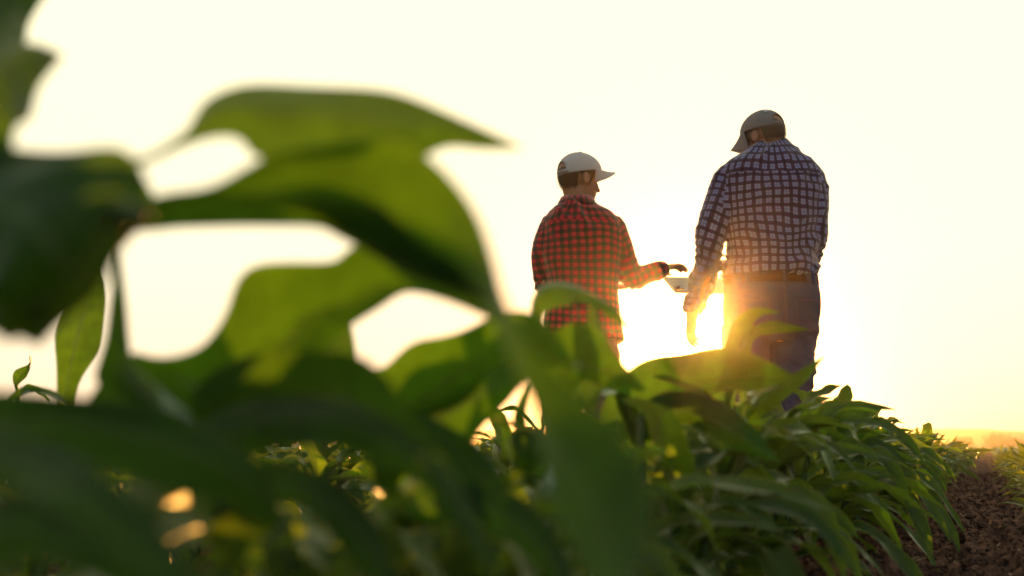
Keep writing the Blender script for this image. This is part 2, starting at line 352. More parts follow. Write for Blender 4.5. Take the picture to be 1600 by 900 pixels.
# ------------------------------------------------------------------ maize
def ribbon(spine, side, width, up, n_across=4, fold=0.25, wave=0.0, seed=0):
    """leaf blade: spine (n,3), side vectors (n,3), half widths (n), with a folded midrib and wavy rims"""
    n = len(spine); v, uv, f = [], [], []
    ph = seed * 1.7
    for i in range(n):
        s = i / (n - 1)
        for k in range(n_across + 1):
            q = k / n_across * 2 - 1
            off = fold * abs(q) ** 1.3 * width[i] + wave * width[i] * q * abs(q) * math.sin(s * 21 + ph + (1.3 if q > 0 else 0))
            v.append(spine[i] + side[i] * q * width[i] + up[i] * off); uv.append(((q + 1) / 2, s))
    m = n_across + 1
    for i in range(n - 1):
        for k in range(n_across): f.append((i * m + k, i * m + k + 1, i * m + m + k + 1, i * m + m + k))
    return v, f, uv
def gen_leaf(rg, base, az, length, wmax, el0, el1, nseg=14, na=4, wind=0.0, twist=None):
    """arching blade starting at base, heading az, from elevation el0 down to el1"""
    p = np.array(base, float); sp, sd, up, wd = [], [], [], []
    tw = rg.uniform(-1.0, 1.0) if twist is None else twist
    kink = rg.uniform(0.28, 0.62); bend = rg.uniform(-0.8, 0.8)
    for i in range(nseg + 1):
        s = i / nseg
        e = el0 + (el1 - el0) * (1 / (1 + math.exp(-(s - kink) * 7)))
        a = az + bend * s
        d = np.array([math.cos(a) * math.cos(e), math.sin(a) * math.cos(e), math.sin(e)]); d[0] += wind * s; d /= np.linalg.norm(d)
        side = np.cross(d, (0, 0, 1)); side /= (np.linalg.norm(side) + 1e-6)
        u = np.cross(side, d); t = tw * s
        side2 = side * math.cos(t) + u * math.sin(t); u2 = u * math.cos(t) - side * math.sin(t)
        sp.append(p.copy()); sd.append(side2); up.append(u2)
        wd.append(wmax / 2 * (min(1, 0.28 + 2.6 * s) * (1 - s ** 2.6) ** 0.8 if s < 1 else 0.0) + 0.0004)
        p = p + d * length / nseg
    return ribbon(np.array(sp), np.array(sd), np.array(wd), np.array(up), na, 0.30, 0.22, rg.uniform(0, 9))
def stalk_mesh(rg, h, r0, lean=(0, 0), n=9, sides=8, base=(0, 0, 0), top=None):
    v, f, uv = [], [], []
    b = np.array(base, float); tp = np.array(top, float) if top is not None else b + np.array([lean[0], lean[1], h])
    for i in range(n + 1):
        s = i / n; c = b + (tp - b) * s; rr = r0 * (1 - 0.55 * s) * (1.18 if i % 2 else 1.0)
        for k in range(sides):
            a = k / sides * 2 * math.pi; v.append(c + np.array([math.cos(a) * rr, math.sin(a) * rr, 0])); uv.append((k / sides, s))
    for i in range(n):
        for k in range(sides): f.append((i * sides + k, i * sides + (k + 1) % sides, (i + 1) * sides + (k + 1) % sides, (i + 1) * sides + k))
    return v, f, uv
def plant_parts(rg, H=0.43, nl=7, nseg=14, na=4, lean=0.03, up=0.0, Lf=1.0):
    """returns stalk and leaves of one maize plant standing at the origin; H is the arch height"""
    hs = H * 0.62; st = stalk_mesh(rg, hs, 0.011, (lean, rg.uniform(-.02, .02)))
    leaves = []
    side0 = rg.uniform(-0.5, 0.5)
    for k in range(nl):
        q = k / (nl - 1); z = hs * (0.12 + 0.88 * q)
        az = side0 + (0 if k % 2 else math.pi) + rg.uniform(-.6, .6)
        L = Lf * H * rg.uniform(0.46, 0.76) * (0.75 + 0.5 * math.sin(math.pi * min(1, q + .15)))
        if q > 0.85: L *= 0.75
        pop = R(rg.uniform(35, 70)) if rg.random() < .38 else 0.0
        el0 = R(rg.uniform(36, 62) + 18 * q); el1 = R(rg.uniform(-88, -35) + 25 * q + up * 60); el0 += R(up * 14) + pop * .25; el1 += pop
        if q > 0.95: el0, el1 = R(rg.uniform(68, 84)), R(rg.uniform(0, 45))
        leaves.append(gen_leaf(rg, (lean * q, 0, z), az, L, rg.uniform(.044, .074), el0, el1, nseg, na, rg.uniform(-0.1, 0.32)))
    return st, leaves
protos = []
for k in range(9):
    rg = np.random.default_rng(100 + k); st, lv = plant_parts(rg, 0.43, 12 if k % 2 else 11)
    protos.append((mesh_np('stalk', st[0], st[1], M_STALK, st[2]), [mesh_np('leaf', l[0], l[1], M_LEAF_LIT, l[2]) for l in lv]))
def join(parts):
    v, f, uv = [], [], []
    for a, b, c in parts:
        n = len(v); v += list(a); f += [tuple(i + n for i in q) for q in b]; uv += list(c)
    return v, f, uv
small = []
for k in range(8):
    rg = np.random.default_rng(300 + k); st, lv = plant_parts(rg, 0.36, 9, 7, 2, up=0.6, Lf=1.35)
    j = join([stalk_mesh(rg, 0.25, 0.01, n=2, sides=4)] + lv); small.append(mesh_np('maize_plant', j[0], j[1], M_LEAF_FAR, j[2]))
EXCL = [(W(1190, 700, 5.1)[:2], 0.30), (W(905, 700, 5.1)[:2], 0.26)]
def clear(p): return all(np.hypot(*(p - c)) > r for c, r in EXCL)
def gz(p): return float(ground_z(np.array([p[0]]), np.array([p[1]]))[0])
prg = np.random.default_rng(55)
def put_plant(off, t, H, label, group):
    p = row_xy(off + prg.normal() * 0.02, t + prg.normal() * 0.025)
    if not clear(p): return
    st, lv = protos[prg.integers(len(protos))]
    r = empty('maize_plant', (p[0], p[1], gz(p) - 0.012)); tag(r, label, 'maize plant', group)
    s = H / 0.43; r.scale = (s * 1.03, s * 1.03, s)
    r.rotation_euler = (prg.normal() * .05, 0.10 + prg.normal() * .06, -RA + prg.uniform(-.7, .7))
    link('stalk', st, r)
    for l in lv: link('leaf', l, r)
def put_small(off, t, H, label, group):
    p = row_xy(off + prg.normal() * 0.02, t + prg.normal() * 0.03)
    if not clear(p): return
    o = link('maize_plant', small[prg.integers(len(small))]); o.location = (p[0], p[1], gz(p) - 0.01)
    o.scale = (H / .40,) * 3; o.rotation_euler = (prg.normal() * .06, 0.08 + prg.normal() * .06, -RA + prg.uniform(-.9, .9) + (math.pi if prg.random() < .4 else 0))
    tag(o, label, 'maize plant', group)
count = [0]
# the row whose leaves hang over the bare furrow: from right under the lens to the far end
t = 0.52
while t < 2.25:
    put_plant(ROW0, t, 0.29 if t < 1.0 else 0.32 if t < 1.3 else 0.38 if t < 1.7 else 0.44, 'low blurred maize plant under the big foreground leaves', 'maize plants close to the lens'); t += 0.16; count[0] += 1
t = 2.25
while t < 6.5:
    put_plant(ROW0 + 0.012 * (t - 2.25), t, 0.485 + 0.028 * prg.normal() - 0.026 * (t - 2.25), 'leafy maize plant of the green row hanging over the bare brown furrow', 'maize plants of the row beside the furrow'); t += 0.145; count[0] += 1
while t < 16:
    put_small(ROW0 + 0.085, t, 0.345 + 0.025 * prg.normal() - .004 * (t - 6.5), 'small distant maize plant of the row left of the furrow', 'distant maize plants left of the furrow'); t += 0.17; count[0] += 1
# rows further left, seen through the gaps between the foreground leaves
for k, (ta, tb) in enumerate([(0.9, 5.6), (1.7, 5.2), (2.7, 5.4)]):
    t = ta
    while t < tb:
        put_plant(ROW0 - ROW_GAP * (k + 1), t, (0.33 if t < 2.2 else 0.39) + 0.03 * prg.normal(), 'dim maize plant of the rows glimpsed behind the blurred foreground leaves', 'maize plants behind the foreground leaves'); t += 0.2; count[0] += 1
# rows right of the furrow
for k in range(3):
    t = 3.4 if k == 0 else 8 + 5 * k
    while t < 17:
        put_small(ROW0 + ROW_GAP * (k + 1) - (0.04 if k == 0 else 0), t, 0.235 + 0.025 * prg.normal(), 'small maize plant of the rows right of the furrow', 'maize plants right of the furrow'); t += 0.17; count[0] += 1
print('plants', count)
# the far field as one mass
fv, ff, fu = [], [], []
frg = np.random.default_rng(9)
def tuft(p, H, nl, spread):
    z = -0.01
    for k in range(nl):
        a = frg.uniform(0, 2 * math.pi); L = H * frg.uniform(.8, 1.15); wd = 0.022 * spread
        d = np.array([math.cos(a), math.sin(a), 0]); s = np.array([-d[1], d[0], 0]) * wd
        b = np.array([p[0] + frg.normal() * .03 * spread, p[1] + frg.normal() * .03 * spread, z])
        m1 = b + d * L * .22 + np.array([0, 0, L * .72]); m2 = b + d * L * .5 + np.array([0, 0, L * frg.uniform(.6, .98)]); 
        n = len(fv); fv.extend([b - s * .5, b + s * .5, m1 - s, m1 + s, m2]); fu.extend([(0, 0), (1, 0), (0, .6), (1, .6), (.5, 1)])
        ff.extend([(n, n + 1, n + 3, n + 2), (n + 2, n + 3, n + 4)])
for k in range(-70, 130):
    off = ROW0 + ROW_GAP * k
    t = 6.0
    near_end = 16 if k == 0 else 17 if 0 < k <= 3 else 5.4 if -3 <= k < 0 else 2
    while t < 240:
        step = 0.2 if t < 28 else 0.35 if t < 60 else 1.3
        t += step
        if t < near_end: continue
        if t > 60 and abs(k) > 3 and k % 2: continue
        p = row_xy(off + frg.normal() * .03, t)
        if p[1] < 3 or abs(p[0] / p[1]) > 0.56: continue
        if p[0] / p[1] < 0.2 and t > 45: continue
        tuft(p, 0.33 + frg.normal() * .03 - (0.03 if k > 0 else 0), 7 if t < 28 else 5 if t < 60 else 6, 1.0 if t < 28 else 1.6 if t < 60 else 4.5)
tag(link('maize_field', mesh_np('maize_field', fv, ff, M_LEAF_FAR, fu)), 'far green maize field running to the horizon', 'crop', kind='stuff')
print('field faces', len(ff))

def ellipsoid(c, r, rot=None, n=20, m=14):
    rings = []
    for j in range(m + 1):
        th_ = math.pi * (j + .02) / (m + .04); z = -math.cos(th_); s = math.sin(th_)
        rings.append((np.array([0, 0, z * r[2]]), np.array([s * r[0], 0, 0]), np.array([0, s * r[1], 0])))
    v = []; f = []
    for cc, a, b in rings:
        for k in range(n):
            q = k / n * 2 * math.pi; v.append(cc + a * math.cos(q) + b * math.sin(q))
    for j in range(m):
        for k in range(n): f.append((j * n + k, j * n + (k + 1) % n, (j + 1) * n + (k + 1) % n, (j + 1) * n + k))
    f.append(tuple(range(n - 1, -1, -1))); f.append(tuple(range(m * n, (m + 1) * n)))
    v = np.array(v)
    if rot is not None: v = v @ np.array(rot).T
    return list(v + np.array(c)), f
# foreground plants with their big leaves, each built at its own distance
def catmull(pts, n):
    P = np.array(pts, float); d = np.r_[0, np.cumsum(np.linalg.norm(np.diff(P, axis=0), axis=1) ** .7)]
    q = np.linspace(0, d[-1], n); outp = []
    for x in q:
        i = min(max(np.searchsorted(d, x) - 1, 0), len(P) - 2)
        u = (x - d[i]) / (d[i + 1] - d[i]); p0 = P[max(i - 1, 0)]; p1, p2 = P[i], P[i + 1]; p3 = P[min(i + 2, len(P) - 1)]
        outp.append(.5 * ((2 * p1) + (-p0 + p2) * u + (2 * p0 - 5 * p1 + 4 * p2 - p3) * u * u + (-p0 + 3 * p1 - 3 * p2 + p3) * u ** 3))
    return np.array(outp)
def edge_leaf(ea, eb, origin, ya, yb, fold=0.18, wave=0.06, n=40, na=8, seed=0):
    """blade between two rims; ya / yb: distance along each rim (start, middle, end)"""
    def rim(e, ys):
        w_ = [W(p[0], p[1], np.interp(i / (len(e) - 1), [0, .5, 1], ys)) for i, p in enumerate(e)]
        return catmull(w_, n)
    A, B = rim(ea, ya), rim(eb, yb); v, uv, f = [], [], []
    for i in range(n):
        c = B[i] - A[i]; tg = (A[min(i + 1, n - 1)] + B[min(i + 1, n - 1)]) - (A[max(i - 1, 0)] + B[max(i - 1, 0)])
        nr = np.cross(c, tg); L = np.linalg.norm(nr); nr = nr / L if L > 1e-9 else np.array([0, 1., 0]); wd = np.linalg.norm(c)
        for k in range(na + 1):
            q = k / na; s = i / (n - 1)
            sag = fold * wd * (1 - abs(2 * q - 1) ** 1.2) + wave * wd * math.sin(s * 17 + seed + q * 3) * (2 * q - 1) ** 2
            v.append(A[i] + c * q + nr * sag - origin); uv.append((q, s))
    m = na + 1
    for i in range(n - 1):
        for k in range(na): f.append((i * m + k, i * m + k + 1, i * m + m + k + 1, i * m + m + k))
    return v, f, uv
def fore_plant(t, leaves, label, top_px, off=ROW0, low=8, seed=0, collar=None):
    p = row_xy(off, t); z = gz(p) - 0.01; org = np.array([p[0], p[1], z])
    r = empty('maize_plant', tuple(org)); tag(r, label, 'maize plant', 'foreground maize plants')
    top = W(top_px[0], top_px[1], p[1]) - org
    rg = np.random.default_rng(seed + 900)
    s = stalk_mesh(rg, 0, 0.013, base=(0, 0, 0), top=top, n=11, sides=12); link('stalk', mesh_np('stalk', s[0], s[1], M_STALK, s[2]), r)
    if collar is not None:      # added opaque lump hiding sunlit spots on the blades, clear of the stalk
        v, f = ellipsoid(W(collar[0], collar[1], collar[2]) - org, (.0135, .008, .0062), n=24); v = np.array(v)
        v += .0006 * fbm(v * 160, 2, 4)[:, None]; link('sun_spot_cover', mesh_np('sun_spot_cover', v, f, M_STALK), r)
    for i, (ea, eb, ya, yb, kw) in enumerate(leaves):
        l = edge_leaf(ea, eb, org, ya, yb, seed=i * 2.1 + seed, **kw); link('leaf', mesh_np('leaf', l[0], l[1], M_LEAF_SHADE, l[2]), r)
    for i in range(low):
        l = gen_leaf(rg, top * (0.2 + .62 * i / low), rg.uniform(0, 6.28), rg.uniform(.16, .26), rg.uniform(.035, .055), R(rg.uniform(15, 40)), R(rg.uniform(-70, -10)), 16, 4); link('leaf', mesh_np('leaf', l[0], l[1], M_LEAF_LIT, l[2]), r)
    return r
# plant just outside the left edge: its blades sweep over the whole upper left
Lz = [
 # long upper blade with the pointed tip
 ([(-90, 262), (60, 262), (215, 249), (285, 213), (322, 163), (380, 135), (450, 126), (540, 134), (620, 150), (700, 178), (760, 203), (818, 231)],
  [(-90, 300), (60, 290), (215, 262), (290, 228), (340, 210), (376, 212), (398, 240), (450, 258), (530, 266), (600, 264), (645, 252), (700, 229), (755, 234), (818, 232)],
  (.55, .60, .66), (.55, .57, .66), {}),
 # broad blade arching over and hanging down to the lower right
 ([(-90, 330), (80, 318), (200, 318), (262, 300), (330, 284), (420, 235), (530, 222), (620, 228), (665, 262), (715, 310), (755, 355), (786, 412), (802, 462), (835, 540), (895, 610), (965, 680), (1012, 760), (1020, 850), (985, 960)],
  [(-90, 380), (80, 362), (180, 352), (240, 331), (330, 325), (420, 330), (500, 347), (545, 368), (600, 402), (670, 447), (730, 470), (785, 498), (800, 540), (820, 600), (845, 680), (868, 760), (895, 850), (925, 920), (985, 962)],
  (.55, .55, .38), (.55, .64, .40), dict(n=60, fold=.12)),
 # second blade, added behind the broad one to darken its lower half
 ([(-90, 320), (100, 290), (205, 324), (280, 312), (420, 300), (540, 305), (660, 370), (785, 455)], [(-90, 400), (60, 420), (184, 353), (300, 329), (430, 335), (545, 370), (670, 448), (785, 480)], (.58, .60, .56), (.58, .68, .58), {}),
 # dark blade drooping at the left edge
 ([(-90, 215), (0, 228), (100, 230), (205, 246), (232, 288), (224, 330), (192, 374), (140, 432), (96, 490), (62, 540)],
  [(-90, 400), (-75, 440), (-60, 470), (-45, 492), (-25, 512), (-5, 522), (10, 528), (30, 532), (48, 536), (62, 542)],
  (.54, .50, .56), (.54, .48, .56), {}),
 ([(-90, 260), (-20, 250), (60, 252), (150, 270), (190, 310), (160, 380), (110, 450), (60, 500), (20, 520)],  # extra blade behind the dark one, added to block light through it
  [(-90, 420), (-60, 440), (-30, 460), (-10, 480), (0, 490), (5, 500), (10, 508), (14, 514), (20, 522)],
  (.57, .60, .62), (.57, .60, .62), {}),
 ([(-90, 225), (0, 240), (95, 242), (195, 256), (238, 300), (232, 335), (205, 352), (170, 376), (132, 432), (90, 484), (60, 525)],  # another layer added behind, cutting the light that shines through
  [(-90, 395), (-75, 430), (-60, 460), (-45, 482), (-25, 500), (-5, 510), (10, 514), (25, 518), (38, 521), (50, 524), (60, 527)],
  (.58, .61, .62), (.58, .60, .62), {}),
 ([(-90, 250), (0, 262), (95, 262), (180, 280), (205, 300), (200, 330), (160, 372), (122, 425), (84, 474), (56, 510)],  # rearmost layer, added to keep the blade in front dark
  [(-90, 380), (-75, 410), (-60, 440), (-45, 462), (-25, 480), (-5, 490), (10, 500), (30, 506), (45, 510), (56, 512)],
  (.62, .66, .66), (.62, .65, .66), {}),
 # blade rising out of the top left corner
 ([(-90, 300), (-60, 200), (-40, 130), (-10, 80), (40, 62), (94, 84)],
  [(-90, 330), (-20, 262), (20, 236), (36, 205), (58, 145), (96, 90)],
  (.55, .58, .6), (.55, .52, .6), {}),
 ([(-90, 330), (-70, 120), (-40, 30), (0, -20), (50, -60), (130, -90)],
  [(-90, 360), (-20, 160), (20, 105), (38, 68), (48, 30), (130, -92)],
  (.55, .66, .7), (.55, .66, .7), {}),
 ([(-90, 235), (0, 250), (80, 250), (160, 268), (192, 300), (170, 350), (128, 400), (92, 455), (58, 505)],  # extra layer in front of the drooping blade, added to darken it
  [(-90, 370), (-75, 400), (-60, 430), (-45, 452), (-25, 472), (0, 485), (20, 495), (40, 502), (58, 507)],
  (.50, .46, .50), (.50, .45, .50), {}),
 # low blades of the same plant filling the lower left, very close to the lens
 ([(-90, 640), (40, 676), (170, 742), (265, 835), (330, 960)], [(-90, 760), (20, 770), (120, 810), (210, 880), (328, 962)], (.50, .40, .36), (.50, .40, .36), {}),
 ([(-90, 605), (40, 614), (170, 622), (300, 655), (400, 720), (450, 830)], [(-90, 720), (40, 720), (160, 735), (280, 770), (380, 800), (448, 832)], (.55, .56, .6), (.55, .54, .6), {}),
 ([(-90, 800), (30, 770), (160, 800), (260, 870), (300, 980)], [(-90, 930), (20, 880), (110, 890), (200, 930), (298, 982)], (.5, .46, .42), (.5, .45, .42), {}),
]
fore_plant(0.40, Lz, 'out-of-focus maize plant with huge dark blades arching across the upper left', (-85, 240), seed=1, low=3, collar=(186, 336, .47))  # collar places the added lump over the sunlit spots
Ly = [
 ([(350, 700), (250, 600), (203, 554), (250, 556), (310, 535), (352, 487), (385, 432), (450, 416), (520, 402), (552, 376), (620, 388), (700, 440), (790, 490)],
  [(370, 720), (370, 680), (360, 660), (400, 640), (440, 610), (480, 575), (515, 540), (545, 502), (600, 480), (640, 465), (700, 468), (740, 470), (790, 492)],
  (.75, .72, .70), (.75, .80, .74), {}),
 ([(340, 720), (250, 660), (180, 610), (148, 590), (165, 520), (176, 440), (183, 360)],
  [(360, 740), (300, 680), (250, 630), (213, 580), (203, 530), (194, 450), (185, 360)],
  (.75, .74, .74), (.75, .76, .74), {}),
 ([(350, 740), (300, 620), (380, 560), (470, 545), (560, 560), (640, 640), (700, 720), (730, 800)],
  [(370, 760), (340, 680), (400, 640), (470, 630), (540, 640), (600, 700), (660, 770), (730, 802)],
  (.75, .66, .60), (.75, .70, .62), {}),
 ([(345, 720), (310, 670), (370, 632), (450, 618), (535, 624), (618, 660), (692, 726), (745, 810), (790, 920)],
  [(365, 760), (350, 740), (390, 715), (455, 700), (530, 705), (600, 730), (665, 750), (710, 830), (788, 922)], (.75, .62, .52), (.75, .60, .52), {}),
 ([(340, 760), (250, 660), (170, 640), (90, 680), (40, 780)], [(360, 780), (290, 740), (190, 710), (120, 730), (42, 782)], (.75, .68, .62), (.75, .68, .62), {}),
 ([(350, 780), (380, 730), (450, 720), (540, 760), (610, 850), (630, 960)], [(370, 800), (410, 790), (460, 790), (510, 830), (560, 900), (628, 962)], (.75, .64, .55), (.75, .62, .55), {}),
 ([(340, 720), (300, 610), (230, 565), (190, 568), (150, 605), (110, 690)], [(360, 740), (330, 690), (280, 660), (230, 660), (180, 690), (112, 692)], (.75, .80, .80), (.75, .80, .80), {}),
 ([(340, 800), (300, 740), (230, 735), (150, 820), (120, 960)], [(360, 850), (310, 850), (250, 860), (200, 900), (122, 962)], (.75, .6, .5), (.75, .6, .5), {}),
]
fore_plant(0.62, Ly, 'out-of-focus maize plant with a broad blade arching below the left sky gap', (352, 690), seed=2)
Lx = [
 ([(600, 720), (540, 650), (500, 600), (552, 572), (600, 579), (650, 537), (720, 512), (790, 488), (850, 505), (905, 570)],
  [(630, 740), (600, 700), (600, 680), (640, 670), (700, 640), (750, 600), (775, 580), (820, 568), (860, 570), (905, 572)],
  (.96, .92, .85), (.96, .98, .88), {}),
 ([(600, 720), (520, 690), (440, 640), (450, 570), (490, 530), (545, 500)],
  [(620, 740), (590, 700), (570, 660), (560, 600), (555, 540), (547, 500)],
  (.96, .98, 1.0), (.96, 1.0, 1.0), {}),
 ([(610, 760), (560, 730), (590, 690), (640, 680), (700, 690), (745, 740), (765, 820)],
  [(640, 780), (620, 760), (640, 735), (665, 720), (700, 735), (725, 780), (765, 822)],
  (.96, .9, .85), (.96, .9, .85), {}),
 ([(600, 700), (640, 600), (720, 560), (790, 560), (826, 586)], [(640, 740), (690, 722), (732, 692), (768, 655), (824, 590)], (.96, .98, 1.0), (.96, 1.0, 1.0), {}),
 ([(600, 720), (640, 650), (690, 660), (740, 690), (780, 740), (800, 820)], [(630, 760), (650, 730), (690, 735), (730, 760), (760, 790), (798, 822)], (.96, .9, .9), (.96, .9, .9), {}),
 ([(605, 800), (660, 760), (740, 750), (830, 790), (890, 880), (905, 980)], [(630, 830), (680, 820), (740, 820), (800, 850), (850, 900), (903, 982)], (.96, .85, .75), (.96, .85, .75), {}),
 ([(600, 820), (540, 780), (470, 800), (420, 870), (400, 980)], [(620, 850), (560, 840), (510, 855), (460, 900), (402, 982)], (.96, .85, .8), (.96, .85, .8), {}),
]
fore_plant(0.85, Lx, 'blurred maize plant with a wide blade beneath the middle sky gap', (612, 700), seed=3)
Lw = [
 ([(845, 640), (832, 560), (830, 500), (836, 455), (868, 443), (910, 450), (955, 476), (985, 515)],
  [(860, 640), (852, 570), (850, 520), (856, 490), (880, 476), (912, 474), (945, 492), (985, 518)],
  (1.28, 1.25, 1.3), (1.28, 1.2, 1.3), {}),
 ([(850, 680), (835, 600), (850, 530), (890, 505), (935, 520), (970, 560), (1010, 610)],
  [(880, 700), (880, 660), (890, 620), (910, 600), (940, 605), (975, 610), (1010, 612)],
  (1.28, 1.22, 1.2), (1.28, 1.3, 1.2), {}),
 ([(900, 640), (915, 580), (916, 520), (922, 470)], [(930, 640), (952, 580), (946, 520), (924, 470)],
  (1.32, 1.36, 1.4), (1.32, 1.38, 1.4), {}),
 ([(850, 760), (812, 700), (802, 650), (822, 600)], [(870, 760), (836, 700), (822, 650), (827, 600)], (1.28, 1.25, 1.25), (1.28, 1.25, 1.25), {}),
 ([(870, 760), (800, 720), (790, 690), (820, 670), (860, 690), (845, 760), (800, 840)],
  [(900, 790), (850, 770), (835, 745), (845, 725), (900, 730), (890, 800), (800, 842)],
  (1.28, 1.2, 1.1), (1.28, 1.2, 1.1), {}),
]
fore_plant(1.2, Lw, 'blurred maize plant whose pale-rimmed blade crosses the red shirt', (860, 660), seed=4)
Lv = [
 ([(985, 680), (960, 620), (985, 580), (1050, 553), (1100, 543), (1160, 550), (1205, 565), (1250, 592)],
  [(1010, 690), (1030, 650), (1060, 632), (1095, 622), (1140, 614), (1180, 606), (1215, 602), (1250, 594)],
  (1.68, 1.62, 1.6), (1.68, 1.7, 1.6), {}),
 ([(985, 690), (1010, 630), (1060, 610), (1120, 625), (1170, 660), (1220, 720)],
  [(1010, 700), (1040, 680), (1070, 665), (1110, 680), (1150, 705), (1220, 722)],
  (1.68, 1.6, 1.55), (1.68, 1.62, 1.55), {}),
 ([(990, 700), (968, 640), (945, 598), (905, 588), (868, 615)], [(1012, 720), (1004, 660), (982, 616), (930, 622), (870, 640)], (1.68, 1.66, 1.62), (1.68, 1.66, 1.62), {}),
 ([(990, 720), (950, 680), (940, 640), (960, 600), (990, 578)], [(1010, 740), (990, 700), (985, 660), (988, 620), (992, 580)], (1.68, 1.7, 1.72), (1.68, 1.7, 1.72), {}),
 ([(985, 720), (930, 650), (900, 640), (860, 680), (830, 750)], [(1010, 740), (960, 700), (920, 690), (890, 720), (830, 752)],
  (1.68, 1.6, 1.5), (1.68, 1.62, 1.5), {}),
]
fore_plant(1.6, Lv, 'soft-focus maize plant with a broad blade just under the low sun', (1000, 650), seed=5)
Lu = [
 ([(1108, 640), (1116, 590), (1130, 542), (1150, 500), (1180, 480), (1218, 487)],
  [(1135, 650), (1150, 600), (1162, 552), (1172, 515), (1190, 494), (1218, 489)],
  (2.05, 2.03, 2.0), (2.05, 2.06, 2.0), {}),
 ([(1130, 640), (1140, 570), (1170, 516), (1205, 502), (1235, 506), (1264, 515)],
  [(1145, 650), (1155, 590), (1178, 532), (1205, 522), (1235, 519), (1264, 516)],
  (2.05, 2.1, 2.1), (2.05, 2.1, 2.1), {}),
 ([(1155, 640), (1158, 580), (1166, 530), (1174, 485)], [(1166, 640), (1170, 580), (1176, 530), (1177, 485)],
  (2.08, 2.1, 2.1), (2.08, 2.1, 2.1), {}),
 ([(1120, 680), (1160, 630), (1200, 600), (1245, 580), (1288, 556)], [(1140, 690), (1180, 660), (1215, 632), (1250, 605), (1288, 558)],
  (2.05, 1.9, 1.8), (2.05, 1.9, 1.8), {}),
]
fore_plant(2.0, Lu, 'soft-focus maize plant with a sunlit bent blade in front of the grey jeans', (1130, 640), seed=6)
Lt = [
 ([(90, 650), (88, 580), (88, 520), (110, 470), (140, 440), (150, 432), (158, 412)],
  [(112, 652), (124, 600), (154, 545), (164, 480), (164, 445), (160, 430), (158, 412)], (1.9, 1.9, 1.9), (1.9, 1.92, 1.9), {}),
 ([(115, 660), (100, 620), (60, 604), (30, 606), (0, 632)], [(118, 664), (100, 630), (60, 612), (30, 618), (0, 634)], (1.9, 1.8, 1.8), (1.9, 1.8, 1.8), {}),
]
fore_plant(1.9 * math.cos(RA) + (-0.79) * math.sin(RA), Lt, 'maize plant with one upright narrow green blade in the left sky gap', (122, 640),
           off=-0.79 * math.cos(RA) - 1.9 * math.sin(RA), seed=7)
def sprig(px, py, Y, pts, label, seed):
    """young shoot standing clear of the row"""
    x, y, _ = W(px, py, Y); t = x * RD[0] + y * RD[1]; off = x * RN[0] + y * RN[1]
    fore_plant(t, [(a, b, (Y,) * 3, (Y + .02,) * 3, {'n': 20}) for a, b in pts], label, (px, py), off=off, seed=seed, low=4)
sprig(28, 612, 3.0, [([(26, 615), (20, 595), (24, 578), (44, 570), (46, 556)], [(29, 615), (30, 600), (42, 588), (47, 574), (46, 556)]),
                     ([(28, 612), (45, 600), (65, 608), (78, 625)], [(28, 616), (45, 608), (62, 616), (78, 626)])], 'tiny sharp maize shoot against the sky at the left edge', 11)
sprig(845, 672, 3.6, [([(845, 672), (846, 650), (850, 636), (855, 622)], [(849, 672), (855, 655), (856, 640), (855, 622)]),
                      ([(845, 672), (825, 668), (808, 672), (792, 686)], [(845, 680), (828, 682), (812, 684), (792, 687)]),
                      ([(845, 676), (815, 640), (795, 634), (768, 648)], [(845, 680), (812, 646), (796, 641), (768, 649)])], 'small sharp maize shoot showing in the low middle sky gap', 12)
sprig(1290, 668, 3.4, [([(1290, 668), (1305, 640), (1330, 632), (1352, 634), (1375, 640)], [(1296, 668), (1315, 655), (1338, 646), (1358, 640), (1375, 641)]),
                      ([(1290, 668), (1262, 640), (1270, 632), (1295, 628), (1318, 628)], [(1290, 674), (1270, 650), (1278, 642), (1297, 637), (1318, 629)]),
                      ([(1292, 680), (1320, 664), (1345, 672), (1362, 700)], [(1292, 690), (1320, 682), (1338, 688), (1362, 701)])], 'maize plant with pointed top blades against the sky right of the jeans', 13)
sprig(1418, 706, 5.6, [([(1418, 706), (1400, 698), (1412, 690), (1436, 686), (1452, 672)], [(1418, 712), (1412, 704), (1424, 698), (1442, 690), (1452, 673)])], 'maize plant with one raised blade tip where the row drops to the horizon', 14)

